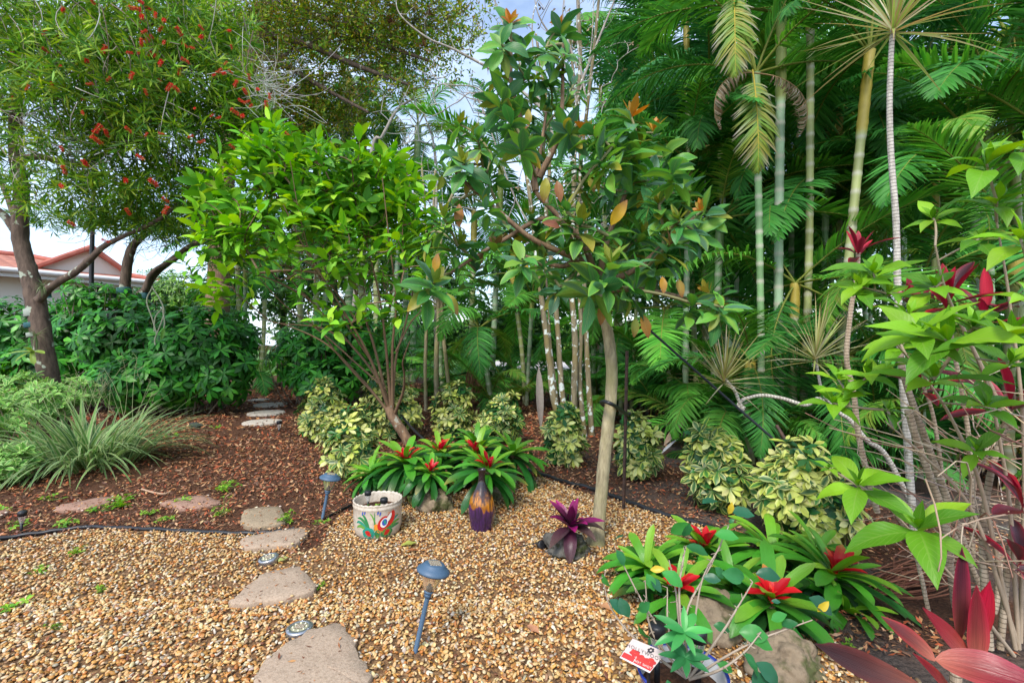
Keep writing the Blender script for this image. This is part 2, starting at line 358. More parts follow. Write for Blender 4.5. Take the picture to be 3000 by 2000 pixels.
b = NB('gravel_base'); n1 = b.noise(75, None, 4, .6); M['gravel_base'] = b.done(b.n('BsdfPrincipled', Base__Color=b.ramp(n1, [(.3, (.05, .03, .015)), (.5, (.2, .10, .04)), (.7, (.4, .24, .1))]), Roughness=.9, Normal=b.bump(n1, .9, .02)).outputs[0])

sheet('ground', [(-90, -12), (90, -12), (90, 140), (-90, 140)], 0, M['mulch'])
sheet('lawn', [(-40, 17.5), (-4.5, 17.5), (-1.2, 15.5), (.2, 11.8), (8, 11.0), (40, 11), (60, 70), (-60, 70)], .004, M['lawn'])
sheet('driveway', [(-1.0, 21), (14, 19), (26, 22), (26, 31), (-1, 31)], .008, M['concrete'])
sheet('footpath', [G(665, 1150), G(770, 1150), G(745, 1112), G(690, 1112)], .009, M['gravel_base'])

def in_poly(x, y, poly):
    poly = np.asarray(poly)[:, :2]; ins = np.zeros(len(x), bool); j = len(poly) - 1
    for i in range(len(poly)):
        xi, yi = poly[i]; xj, yj = poly[j]
        cnd = ((yi > y) != (yj > y)) & (x < (xj - xi) * (y - yi) / (yj - yi + 1e-12) + xi); ins ^= cnd; j = i
    return ins
def vnoise(x, y, sc, seed=0):
    r2 = np.random.default_rng(seed); tb = r2.random((64, 64)); xs, ys = x * sc + 100, y * sc + 100
    xi, yi = np.floor(xs).astype(int), np.floor(ys).astype(int); fx, fy = xs - xi, ys - yi; fx = fx * fx * (3 - 2 * fx); fy = fy * fy * (3 - 2 * fy)
    g = lambda a, c: tb[a % 64, c % 64]
    return (g(xi, yi) * (1 - fx) + g(xi + 1, yi) * fx) * (1 - fy) + (g(xi, yi + 1) * (1 - fx) + g(xi + 1, yi + 1) * fx) * fy

GP = [G(-700, 1700), G(0, 1587), G(240, 1556), G(420, 1556), G(620, 1566), G(790, 1566), G(880, 1620), G(940, 1600), G(985, 1520), G(1060, 1478), G(1300, 1455), G(1500, 1402), G(1585, 1396),
      G(1700, 1443), G(1800, 1466), G(1920, 1504), G(2080, 1548), G(2250, 1650), G(2350, 1790), G(2420, 1870), G(2560, 1950), (2.3, .9, 0), (-2.6, .9, 0)]
sheet('gravel_bed', GP, .004, M['gravel_base'])

STONES = []      # filled below, used to keep pebbles off the slabs
SLABS = [  # outline in photo pixels, label
    ([(740, 2010), (790, 1940), (900, 1868), (1000, 1840), (1040, 1895), (1085, 2010), (1070, 2080), (760, 2090)], 'large pinkish flagstone cut off by the bottom edge, in front of the round disc light', .035),
    ([(668, 1785), (760, 1700), (840, 1680), (880, 1676), (930, 1735), (912, 1752), (820, 1778), (690, 1790)], 'wide tan flagstone in the gravel between the two disc lights', .035),
    ([(705, 1598), (712, 1590), (800, 1570), (885, 1560), (903, 1572), (870, 1608), (800, 1615), (712, 1622)], 'long tan flagstone just inside the black edging, beside a tilted disc light', .035),
    ([(706, 1545), (716, 1503), (760, 1495), (822, 1492), (838, 1530), (832, 1545), (740, 1556)], 'squarish grey flagstone in the mulch just behind the black edging', .03),
    ([(466, 1480), (520, 1466), (600, 1455), (652, 1478), (600, 1492), (530, 1497), (500, 1488)], 'pink flagstone in the mulch with weeds along its front', .022),
    ([(157, 1497), (180, 1485), (280, 1465), (340, 1461), (330, 1475), (262, 1497), (170, 1504)], 'pink flagstone in the mulch partly covered by yellow green weeds', .022),
    ([(-60, 1515), (-20, 1498), (20, 1494), (30, 1503), (0, 1520), (-50, 1528)], 'flagstone cut by the left edge beside a small black stake light', .022)]
for px, lb, h in SLABS: STONES.append(np.array([G(*q) for q in px]))
ROUND = [(768, 1240, 52, 'nearest of the four round pale stepping stones, beside a stub light'), (780, 1212, 50, 'round pale stepping stone, second nearest in the row towards the lawn'),
         (792, 1188, 46, 'round pale stepping stone, third in the row, widest gap behind it'), (758, 1174, 28, 'farthest and smallest looking round stepping stone, next to the hedge')]

def scatter(x0, x1, y0, y1, n, expo=1.0):
    """points in front of the camera, denser nearby"""
    y = y0 * (y1 / y0) ** (U(0, 1, n) ** expo); half = np.minimum(1.14 * y + .3, 30); x = U(-1, 1, n) * half
    k = (x > x0) & (x < x1); return x[k], y[k]

# pebbles: real stones, each with its own colour
def pebbles(n, y0, y1, sub, rmin, rmax):
    x = U(-1, 1, n) * 4.6; y = U(y0, y1, n); k = (np.abs(x) < 1.12 * y + .35) & in_poly(x + .05 * (vnoise(x, y, 9, 3) - .5), y + .1 * (vnoise(x, y, 7, 4) - .5), GP)
    for s in STONES: k &= ~in_poly(x, y, s)
    k &= U(0, 1, n) > .75 * np.clip(1 - np.hypot(x - G(900, 1640)[0], y - G(900, 1640)[1]) / .35, 0, 1)
    x, y = x[k], y[k]; N = len(x); V, Fc = ico(sub); nv = len(V)
    r = U(rmin, rmax, N); s = np.stack([r * U(.9, 1.5, N), r * U(.7, 1.05, N), r * U(.42, .72, N)], 1)
    a = U(0, 6.28, N); tl = rng.normal(0, .35, (N, 2)); ca, sa = np.cos(a), np.sin(a)
    W_ = V[None] * s[:, None] * (1 + .12 * np.sin(V[None] * 3.1 + U(0, 6, (N, 1, 3))))
    X = W_[..., 0] * ca[:, None] - W_[..., 1] * sa[:, None]; Y = W_[..., 0] * sa[:, None] + W_[..., 1] * ca[:, None]; Z = W_[..., 2] + X * tl[:, :1] + Y * tl[:, 1:]
    Q = np.stack([X + x[:, None], Y + y[:, None], Z + (.006 + U(0, .011, N))[:, None]], -1)
    cols = pal((.58, .44, .24), (.52, .31, .12), (.47, .23, .055), (.36, .14, .03), (.36, .29, .21), (.22, .13, .065), (.57, .38, .17), (.64, .55, .40), (.17, .065, .03), jit=.22, w=[.16, .19, .17, .11, .07, .06, .14, .07, .03])
    C = np.repeat(cols(N), nv, 0); return Q.reshape(-1, 3), (Fc[None] + (np.arange(N) * nv)[:, None, None]).reshape(-1, 3), C
mb = MB()
for a in ((48000, 1.15, 2.3, 1, .0054, .0092), (72000, 2.15, 4.4, 0, .0062, .0100)): q = pebbles(*a); mb.add(*q)
M['pebble'] = col_mat('pebble', .45, spec=.4, vary=.35, nscale=120)
tag(mb.build('gravel', M['pebble']), kind='stuff')

# mulch: bark flakes and fallen leaves
def flakes(n, y0, y1, fn, L, asp, z0, cols, name, sh='oval', expo=1.0, tilt=.35):
    x, y = scatter(-30, 30, y0, y1, n, expo); k = fn(x, y); x, y = x[k], y[k]; N = len(x); a = U(0, 6.28, N)
    d = np.stack([np.cos(a), np.sin(a), rng.normal(0, tilt, N) * .6], 1); nm = unit(np.stack([rng.normal(0, tilt, N), rng.normal(0, tilt, N), np.ones(N)], 1))
    Ls = U(L[0], L[1], N) * np.clip(y / 4.5, .75, 2.2); mb = MB()
    leaves(mb, np.stack([x, y, z0 + U(0, .02, N)], 1) - d * Ls[:, None] * .5, d, nm, Ls, Ls * U(asp[0], asp[1], N), U(-1.2, 1.2, N), cols(N), sh, 2, 2)
    return tag(mb.build(name, M['chip']), kind='stuff')
M['chip'] = col_mat('bark_chip', .85, spec=.25, vary=.35, nscale=60)
red = pal((.30, .12, .05), (.20, .075, .035), (.40, .20, .09), (.09, .04, .025), (.46, .28, .15), (.34, .085, .035), (.16, .09, .06), jit=.3)
def offgravel(x, y): return ~in_poly(x + .2 * (vnoise(x, y, 5, 8) - .5), y + .25 * (vnoise(x, y, 6, 9) - .5), GP)
def mulchy(x, y):
    k = offgravel(x, y) & (y < 16)
    soil = np.clip((x - .3) / 1.2, 0, 1) * (vnoise(x, y, 1.3, 5)) * 1.35; bare = vnoise(x, y, 1.7, 12) > .74
    return k & (U(0, 1, len(x)) > soil) & ~(bare & (U(0, 1, len(x)) < .7))
flakes(125000, 1.9, 14, mulchy, (.022, .055), (.22, .5), .002, red, 'mulch_chips', expo=.9)
def ongravel(x, y):
    p = .22 + .9 * np.clip(1 - np.hypot((x - G(930, 1680)[0]) * .8, y - G(930, 1680)[1]) / .8, 0, 1) + .35 * (vnoise(x, y, 3, 2) > .6)
    return (y < 3.6) & in_poly(x, y, GP) & (U(0, 1, len(x)) < p * .55)
flakes(14000, 1.2, 3.6, ongravel, (.014, .04), (.22, .45), .018, pal((.34, .14, .05), (.46, .20, .07), (.22, .08, .04), (.5, .26, .1), jit=.3), 'leaf_litter', expo=.9, tilt=.2)
x, y = scatter(-12, 30, 11, 19, 60000, 1); LAWN = [(-4.5, 17.6), (-1.2, 15.6), (.2, 11.9), (8, 11.1), (26, 11.1), (26, 19), (-12, 19), (-12, 17.6)]
k = in_poly(x, y, LAWN); x, y = x[k], y[k]; N = len(x); mb = MB()
leaves(mb, np.stack([x, y, np.zeros(N)], 1), np.stack([rng.normal(0, .4, N), rng.normal(0, .4, N), np.ones(N)], 1), rng.normal(size=(N, 3)), U(.04, .09, N), .012, .5, pal((.09, .30, .03), (.16, .42, .05), (.22, .40, .08))(N), 'needle', 2, 2)
tag(mb.build('grass', M['leaf']), kind='stuff')

# ------------------------------------------------------------------ stepping stones
def stone_mat(name, c1, c2, c3, bump=.25, moss=None, sc=90):
    b = NB(name); o = b.obj(); n1 = b.noise(sc, o, 5, .7); n2 = b.noise(5, o, 5, .6); c = b.mix(n2, c1, c2); c = b.mix(b.ramp(n1, [(.45, (0, 0, 0)), (.75, (1, 1, 1))]), c, c3)
    if moss: c = b.mix(b.ramp(b.noise(7, o, 6, .65), [(.5, (0, 0, 0)), (.62, (1, 1, 1))]), c, moss)
    h = b.math('ADD', n1, b.math('MULTIPLY', n2, 2.)); return b.done(b.n('BsdfPrincipled', Base__Color=c, Roughness=.88, Specular__IOR__Level=.3, Normal=b.bump(h, bump, .01)).outputs[0])
M['flag'] = stone_mat('flagstone', (.34, .25, .18), (.47, .36, .26), (.24, .165, .11), .4); M['flag_pink'] = stone_mat('pink_flagstone', (.30, .17, .12), (.42, .26, .19), (.19, .11, .08), .4)
M['flag_grey'] = stone_mat('grey_flagstone', (.26, .20, .13), (.38, .29, .19), (.16, .12, .08), .4); M['rock'] = stone_mat('field_rock', (.06, .058, .05), (.16, .15, .13), (.03, .028, .026), .9, (.04, .05, .012), 26)
M['rock_tan'] = stone_mat('tan_rock', (.20, .15, .10), (.30, .23, .15), (.11, .08, .055), .6, (.08, .09, .03), 30); M['paver'] = stone_mat('stepping_stone', (.50, .44, .36), (.62, .56, .47), (.26, .22, .18), .5)
def slab(poly, h, name, mat, label, group):
    p = np.array(poly)[:, :2]; out = []
    for i in range(len(p)):          # rounded, slightly ragged outline
        a, c = p[i], p[(i + 1) % len(p)]
        for t in np.arange(6) / 6: out.append(a + (c - a) * t)
    for _ in range(2): out = [(out[i - 1] + 2 * out[i] + out[(i + 1) % len(out)]) / 4 for i in range(len(out))]
    out = np.array(out) + rng.normal(0, .0045, (len(out), 2)); cen = out.mean(0); k = len(out); mb = MB(); rings = []
    for s, z in ((1.0, -.02), (1.004, h - .009), (.995, h - .003), (.982, h), (.6, h + .002), (.25, h + .003)):
        q = cen + (out - cen) * s; rings.append(np.c_[q, np.full(k, z) + (rng.normal(0, .0012, k) if s < .99 else 0)])
    V = np.concatenate(rings); i = np.arange(len(rings) - 1)[:, None] * k; j = np.arange(k)[None]; j2 = (j + 1) % k
    mb.add(V, np.stack([i + j, i + j2, i + k + j2, i + k + j], -1).reshape(-1, 4)); mb.add(rings[-1], [tuple(range(k))])
    return mb.thing(name, mat, label, 'stepping stone', group, org=(*cen, 0))
for i, ((px, lb, h), s) in enumerate(zip(SLABS, STONES)):
    slab(s, h, 'flagstone', M['flag'] if i < 3 else M['flag_grey'] if i == 3 else M['flag_pink'], lb, 'flagstones leading through the gravel and mulch')
for px, py, r, lb in ROUND:
    c = G(px, py); R_ = r / F * c[1]; th = np.arange(22) / 22 * 6.283
    slab(c[None, :2] + R_ * np.stack([np.cos(th), np.sin(th)], 1) * (1 + rng.normal(0, .02, (22, 1))), .03, 'stepping_stone', M['paver'], lb, 'round stepping stones towards the lawn')

# ------------------------------------------------------------------ black edging pipes, wires
b = NB('black_plastic'); M['black'] = b.done(b.n('BsdfPrincipled', Base__Color=(.012, .013, .016, 1), Roughness=.42).outputs[0])
def pipe(pts, r, name, label, cat, mat='black', n=10, z=None):
    mb = MB(); q = smooth_path(pts, 6); q[:, 2] += np.sin(np.arange(len(q)) * 1.7) * r * .25; tube(mb, q, r, n); return mb.thing(name, M[mat], label, cat)
zr = lambda lst, z: [G(a, c, z) for a, c in lst]
pipe(zr([(-260, 1640), (-120, 1605), (0, 1577), (130, 1558), (240, 1544), (270, 1543), (420, 1548), (560, 1555), (700, 1561), (790, 1558), (862, 1548)], .014), .013, 'edging_pipe', 'long black edging pipe between the pebbles and the mulch on the left', 'garden edging')
pipe(zr([(945, 1520), (985, 1500), (1030, 1478), (1075, 1462)], .008), .008, 'edging_pipe', 'short piece of black pipe behind the painted pot', 'garden edging')
pipe(zr([(1540, 1375), (1585, 1388), (1660, 1412), (1740, 1432), (1830, 1465), (1920, 1497), (2000, 1520), (2085, 1545), (2160, 1590)], .016), .018, 'edging_pipe', 'thick black edging pipe running behind the leaning trunk and stake', 'garden edging')

# bits of bark and stray pebbles lying on the slabs
mb = MB(); V0, F0 = ico(0)
for st, (px, lb, h) in zip(STONES, SLABS):
    lo, hi = st[:, :2].min(0), st[:, :2].max(0); n = 34; p = np.c_[U(lo[0], hi[0], n), U(lo[1], hi[1], n)]; cen = st[:, :2].mean(0); p = cen + (p - cen) * .9; p = p[in_poly(p[:, 0], p[:, 1], st)]; n = len(p); a = U(0, 6.28, n); d = np.c_[np.cos(a), np.sin(a), U(-.1, .15, n)]; Ls = U(.012, .034, n)
    leaves(mb, np.c_[p, np.full(n, h + .005)], d, np.c_[rng.normal(0, .2, (n, 2)), np.ones(n)], Ls, Ls * U(.18, .4, n), U(-1, 1, n), pal((.30, .11, .045), (.16, .06, .03), (.42, .2, .08))(n), 'oval', 2, 2)
    e = st[:, :2][rng.integers(len(st), size=26)]; f = st[:, :2][(rng.integers(len(st), size=26))]
    for i in range(26):
        j = rng.integers(len(st)); q = st[j, :2] + (st[(j + 1) % len(st), :2] - st[j, :2]) * U(0, 1); q = q + (cen - q) * U(-.02, .05); r = U(.005, .009); mb.add(V0 * (r * 1.3, r, r * .6) + (*q, h + .002 if i % 3 == 0 else h - .012), F0, pal((.55, .4, .2), (.45, .2, .05), (.6, .5, .38))(1)[0])
tag(mb.build('debris', M['chip']), kind='stuff')
# ------------------------------------------------------------------ garden objects
b = NB('blue_grey_plastic'); nz = b.noise(160, None, 3); M['lamp_blue'] = b.done(b.n('BsdfPrincipled', Base__Color=(.055, .105, .17, 1), Roughness=.5, Normal=b.bump(nz, .15, .002)).outputs[0])
b = NB('amber_lens'); M['lens'] = b.done(b.n('BsdfPrincipled', Base__Color=(.93, .80, .62, 1), Roughness=.12, Transmission__Weight=.85, IOR=1.18).outputs[0])
b = NB('clear_lens'); M['clear'] = b.done(b.n('BsdfPrincipled', Base__Color=(.92, .94, .95, 1), Roughness=.12, Transmission__Weight=.8, IOR=1.15).outputs[0])
b = NB('solar_cell'); uv = b.obj(); w = b.n('TexBrick', Vector=uv, Color1=(.20, .15, .10, 1), Color2=(.28, .2, .12, 1), Mortar=(.55, .5, .42, 1), Scale=30, Mortar__Size=.03).outputs[0]; M['solar'] = b.done(b.n('BsdfPrincipled', Base__Color=w, Roughness=.12).outputs[0])
b = NB('brushed_steel'); nz = b.noise(60, None, 4); M['steel'] = b.done(b.n('BsdfPrincipled', Base__Color=(.42, .43, .45, 1), Metallic=.9, Roughness=.34, Normal=b.bump(nz, .1, .002)).outputs[0])
M['paint'] = col_mat('paint', .45, vary=.18, nscale=60); M['enamel'] = col_mat('enamel', .18, spec=.5, vary=.06, coat=.4)

def part(name, mat, parent, fn, smooth=True):
    mb = MB(); fn(mb); return mb.build(name, mat, parent, smooth)
def path_light(base, top, label, s=1.0):
    """pole from base towards top (cap centre)"""
    base = np.asarray(base, float); ax = unit(np.asarray(top) - base); Lh = np.linalg.norm(np.asarray(top) - base)
    Mx = Matrix.Translation(Vector(base)) @ Vector(ax).to_track_quat('Z', 'Y').to_matrix().to_4x4()
    t = empty('path_light', base, label, 'path light', 'blue grey solar path lights'); pl = Lh - .118 * s
    part('pole', M['lamp_blue'], t, lambda m: (lathe(m, [(.0, -.03), (.0105 * s, -.03), (.0105 * s, .004), (.0098 * s, .005), (.0098 * s, pl)], 16, M=Mx)))
    part('collar', M['lamp_blue'], t, lambda m: lathe(m, [(.0, pl - .014), (.015 * s, pl - .014), (.0155 * s, pl - .004), (.0145 * s, pl - .003), (.0145 * s, pl + .001), (.019 * s, pl + .002), (.0195 * s, pl + .008), (.016 * s, pl + .012), (.0, pl + .012)], 20, M=Mx))
    rr = [.019 + .0026 * (i % 2) for i in range(40)]
    def lens(m):
        k = 48; pr = [(.0185, .012), (.024, .02), (.030, .035), (.037, .055), (.043, .074), (.047, .089)]; V = []
        for r, z in pr:
            for j in range(k): V.append((r * s * (1 + .018 * math.cos(j * math.pi * 2 / 4)) * math.cos(j * 6.2832 / k), r * s * (1 + .018 * math.cos(j * math.pi / 2)) * math.sin(j * 6.2832 / k), pl + z * s))
        V = np.array(V) @ np.array(Mx.to_3x3()).T + np.array(Mx.translation); i = np.arange(len(pr) - 1)[:, None] * k; j = np.arange(k)[None]; j2 = (j + 1) % k
        m.add(V, np.stack([i + j, i + j2, i + k + j2, i + k + j], -1).reshape(-1, 4))
    part('lens', M['lens'], t, lens)
    part('bulb_holder', M['black'], t, lambda m: lathe(m, [(0, pl + .01), (.010 * s, pl + .01), (.010 * s, pl + .03 * s), (.006 * s, pl + .034 * s), (.006 * s, pl + .042 * s), (0, pl + .043 * s)], 14, M=Mx))
    c = pl + .086 * s
    cap = part('cap', M['lamp_blue'], t, lambda m: lathe(m, [(.0, c + .002), (.062 * s, c), (.0665 * s, c - .002), (.068 * s, c + .003), (.066 * s, c + .009), (.055 * s, c + .018), (.045 * s, c + .025), (.042 * s, c + .031), (.038 * s, c + .0335), (.0, c + .034)], 40, M=Mx))
    def sol(m):
        q = np.array([(x * .024 * s, y * .024 * s, c + z) for x in (-1, 1) for y in (-1, 1) for z in (.030, .0355)]) @ np.array(Mx.to_3x3()).T + np.array(Mx.translation)
        m.add(q, np.array([(0, 1, 3, 2), (4, 6, 7, 5), (0, 4, 5, 1), (2, 3, 7, 6), (0, 2, 6, 4), (1, 5, 7, 3)]))
    part('solar_panel', M['solar'], cap, sol, False); return t
yb = G(1216, 1912)[1]; path_light(G(1216, 1912), P(1274, 1650, yb + .03), 'leaning blue grey solar path light with amber lens, standing alone in the pebbles')
yb = G(944, 1522)[1]; path_light(G(944, 1522), P(970, 1387, yb + .02), 'blue grey solar path light standing in the mulch behind the painted pot', 1.08)

def stake_light(base, h, label, s=1.0, lean=(0, 0)):
    base = np.asarray(base, float); ax = unit((lean[0], lean[1], 1)); Mx = Matrix.Translation(Vector(base)) @ Vector(ax).to_track_quat('Z', 'Y').to_matrix().to_4x4()
    t = empty('stake_light', base, label, 'stake light', 'small black capped solar stake lights')
    part('stake', M['black'], t, lambda m: lathe(m, [(0, -.02), (.0075 * s, -.02), (.0075 * s, h - .07 * s), (.004 * s, h - .07 * s), (0, h - .07 * s)], 10, M=Mx))
    part('lens', M['clear'], t, lambda m: lathe(m, [(.0095 * s, h - .073 * s), (.011 * s, h - .065 * s), (.0155 * s, h - .045 * s), (.0205 * s, h - .027 * s)], 18, M=Mx))
    part('cap', M['black'], t, lambda m: lathe(m, [(0, h - .03 * s), (.0215 * s, h - .028 * s), (.022 * s, h - .006 * s), (.019 * s, h - .001), (0, h)], 18, M=Mx)); return t
stake_light(G(62, 1560), P(65, 1496, G(62, 1560)[1])[2], 'small solar stake light in the weeds by the left end of the black edging', 1.1, (.06, 0))
stake_light(G(818, 1262), P(818, 1232, G(818, 1262)[1])[2], 'short solar stub light at the end of the nearest round stepping stone', 1.6)

def disc_light(c, r, label, tilt=(0, 0)):
    c = np.asarray(c, float); ax = unit((tilt[0], tilt[1], 1)); Mx = Matrix.Translation(Vector(c)) @ Vector(ax).to_track_quat('Z', 'Y').to_matrix().to_4x4()
    t = empty('disc_light', c, label, 'disc light', 'round steel solar disc lights'); z = .0
    part('ring', M['steel'], t, lambda m: lathe(m, [(r * .97, -.02), (r, -.018), (r, .006), (r * .96, .010), (r * .70, .013), (r * .66, .011)], 40, M=Mx))
    b_ = (.30, .29, .19); part('face', M['enamel'], t, lambda m: lathe(m, [(r * .68, .0095), (r * .66, .0105), (0, .0105)], 32, np.array([(.5, .5, .4), b_, b_]), M=Mx))
    part('solar_panel', M['solar'], t, lambda m: m.add(np.array([(x * r * .36, y * r * .30, .0135) for x, y in ((-1, -1), (1, -1), (1, 1), (-1, 1))]) @ np.array(Mx.to_3x3()).T + c, [(0, 1, 2, 3)]), False)
    for i in range(8):
        a = i * math.pi / 4 + .2; Q = Mx @ Matrix.Translation((math.cos(a) * r * .5, math.sin(a) * r * .5, .010))
        part('led', M['enamel'], t, lambda m: lathe(m, [(r * .07, 0), (r * .065, .003), (r * .03, .005), (0, .0055)], 8, (.85, .80, .5), M=Q))
    for i in range(3):
        a = i * 2.094 + .7; Q = Mx @ Matrix.Translation((math.cos(a) * r * .84, math.sin(a) * r * .84, .011))
        part('screw', M['steel'], t, lambda m: lathe(m, [(r * .06, 0), (r * .05, .003), (0, .0035)], 8, M=Q))
disc_light(G(878, 1842, .02), .055, 'round steel disc light lying flat against the large bottom flagstone')
disc_light(G(787, 1636, .03), .053, 'round steel disc light tilted up against the long tan flagstone', (-.12, -.1))

# painted pot
pc = G(1107, 1560); pc[2] = 0; PR = 139 / 2 / F * pc[1]; PH = P(1107, 1480, pc[1] - PR)[2] - 0.004
b = NB('glazed_stoneware'); o = b.obj(); v = b.noise(45, o, 6, .7); c = b.ramp(v, [(.3, (.34, .27, .20)), (.46, (.52, .45, .36)), (.7, (.58, .51, .43))]); M['pot'] = b.done(b.n('BsdfPrincipled', Base__Color=c, Roughness=.35, Normal=b.bump(v, .2, .004)).outputs[0])
pot = empty('painted_pot', pc, 'cream ceramic pot painted with green leaves and a red flower, scalloped rim', 'plant pot')
PROF = [(.0, .0), (.70, .0), (.82, .03), (.92, .12), (.972, .28), (.985, .6), (.985, .82), (1.0, .84), (1.015, .87), (1.0, .90), (.99, .92)]
def potr(z):
    pz = [q[1] for q in PROF]; return PR * np.interp(z / PH, pz, [q[0] for q in PROF])
part('body', M['pot'], pot, lambda m: lathe(m, [(r * PR, z * PH) for r, z in PROF] + [(PR * .99, PH * .95)], 64, M=Matrix.Translation(Vector(pc))))
def rim(m):
    k = 112; pr = [(.99, .94, 0), (1.005, .965, .3), (1.0, 1.0, 1), (.955, 1.0, 1), (.93, .96, .3), (.93, .55, 0), (.90, .5, 0)]
    V = np.array([(PR * r * (1 + .012 * w * math.cos(j * 6.2832 * 28 / k)) * math.cos(j * 6.2832 / k), PR * r * (1 + .012 * w * math.cos(j * 6.2832 * 28 / k)) * math.sin(j * 6.2832 / k), PH * (z + .012 * w * math.cos(j * 6.2832 * 28 / k))) for r, z, w in pr for j in range(k)]) + pc
    i = np.arange(len(pr) - 1)[:, None] * k; j = np.arange(k)[None]; j2 = (j + 1) % k; m.add(V, np.stack([i + j, i + j2, i + k + j2, i + k + j], -1).reshape(-1, 4))
part('rim', M['pot'], pot, rim)
part('soil', M['mulch'], pot, lambda m: lathe(m, [(PR * .935, PH * .70), (PR * .5, PH * .74), (0, PH * .73)], 32, M=Matrix.Translation(Vector(pc))))
def pot_paint(m):
    """motif drawn in (x, y) of the pot's front: x -1..1 across 130 px, y 0..1 up the body; raised 1 mm glaze"""
    a0 = math.atan2(-pc[1], -pc[0])
    def put(poly, col, lift):
        q = np.array(poly, float); an = a0 + q[:, 0] * 1.08; z = np.clip(q[:, 1], .02, .84) * PH; r = np.array([potr(zz) for zz in z]) + .0008 + lift * .0006
        V = np.stack([r * np.cos(an), r * np.sin(an), z], 1) + pc; cen = V.mean(0) + 0; n_ = len(V); m.add(V, [tuple(range(n_))], col)
    def blade(x0, y0, x1, y1, bx, by, w, col, lift=0):
        t = np.linspace(0, 1, 9); cx = (1 - t) ** 2 * x0 + 2 * t * (1 - t) * bx + t * t * x1; cy = (1 - t) ** 2 * y0 + 2 * t * (1 - t) * by + t * t * y1
        tx = np.gradient(cx); ty = np.gradient(cy) * .85; l = np.hypot(tx, ty) + 1e-6; ww = w * np.sin(math.pi * np.clip(t * .9 + .06, 0, 1)) ** .7
        for i in range(8): put([(cx[i] - ty[i] / l[i] * ww[i], cy[i] + tx[i] / l[i] * ww[i]), (cx[i] + ty[i] / l[i] * ww[i], cy[i] - tx[i] / l[i] * ww[i]), (cx[i + 1] + ty[i + 1] / l[i + 1] * ww[i + 1], cy[i + 1] - tx[i + 1] / l[i + 1] * ww[i + 1]), (cx[i + 1] - ty[i + 1] / l[i + 1] * ww[i + 1], cy[i + 1] + tx[i + 1] / l[i + 1] * ww[i + 1])], col, lift)
    def ell(cx, cy, rx, ry, col, lift, rot=0, pt=0):
        th = np.arange(20) * 6.2832 / 20; x = rx * np.cos(th) * (1 - pt * np.maximum(np.sin(th), 0)); y = ry * np.sin(th); put(np.stack([cx + x * math.cos(rot) - y * math.sin(rot), cy + x * math.sin(rot) + y * math.cos(rot)], 1), col, lift)
    g1, g2, g3, red_, org, blu, tea, wht = (.03, .20, .07), (.12, .30, .05), (.03, .25, .17), (.55, .02, .02), (.75, .26, .03), (.04, .09, .38), (.02, .28, .22), (.75, .72, .66)
    for i, (x1, y1, bx, by) in enumerate(((-.85, .62, -.55, .72), (-.92, .48, -.7, .64), (-.9, .36, -.65, .52), (-.62, .74, -.45, .72))): blade(-.28, .26, x1, y1, bx, by, .045, (g1, g3, g2, g1)[i])
    for i, (x1, y1, bx, by) in enumerate(((.92, .62, .55, .60), (.98, .47, .66, .52), (.96, .36, .6, .42))): blade(.22, .26, x1, y1, bx, by, .045, (g3, g2, g1)[i])
    blade(-.12, .3, -.30, .80, -.05, .62, .03, g2); blade(-.15, .3, -.12, .82, -.1, .6, .02, g1)
    for x, y in ((-.62, .78), (-.52, .8), (-.02, .80), (.06, .76)): blade(x, y - .05, x + .05, y + .06, x + .03, y, .028, blu, 1)
    for i in range(9): a = math.pi * (.98 + i * .13); ell(.14 + .20 * math.cos(a), .43 + .14 * math.sin(a), .085, .06, org, 1 + i % 2)
    blade(.12, .40, .60, .80, .62, .60, .15, red_, 4); ell(.20, .50, .24, .17, red_, 5, .6); blade(.22, .5, .5, .76, .46, .64, .06, wht, 8); ell(.23, .52, .155, .115, wht, 9, .6); ell(.24, .53, .10, .085, blu, 10, .6); ell(.25, .54, .04, .06, tea, 12, .6)
    for s, cx in ((-1, -.36), (1, .33)):
        for i in range(7): a = i * .9; ell(cx + .19 * math.cos(a) * .8, .24 + .10 * math.sin(a), .10, .075, tea if s < 0 else g1, 2 + i % 2)
        ell(cx, .245, .17, .10, g3 if s < 0 else g2, 5); ell(cx, .25, .12, .075, red_, 7, s * .5, .5)
    ell(-.02, .22, .1, .12, g1, 3); ell(-.02, .13, .06, .07, g2, 5)
    for i in range(26): x = U(.35, .98); ell(x, U(.62, .82), .014, .012, org, 1)
part('painting', M['enamel'], pot, pot_paint, False)
zs = PH * .72
for (px, py, lb, h) in ((1078, 1437, 'tall thin stake light standing in the painted pot', 0), (1125, 1457, 'short stake light beside the weeds in the painted pot', 1)):
    Y_ = pc[1] + (.02 if h == 0 else -.03); tp = P(px, py, Y_); stake_light((tp[0], Y_, zs), tp[2] - zs, lb, 1.0 if h == 0 else 1.15)

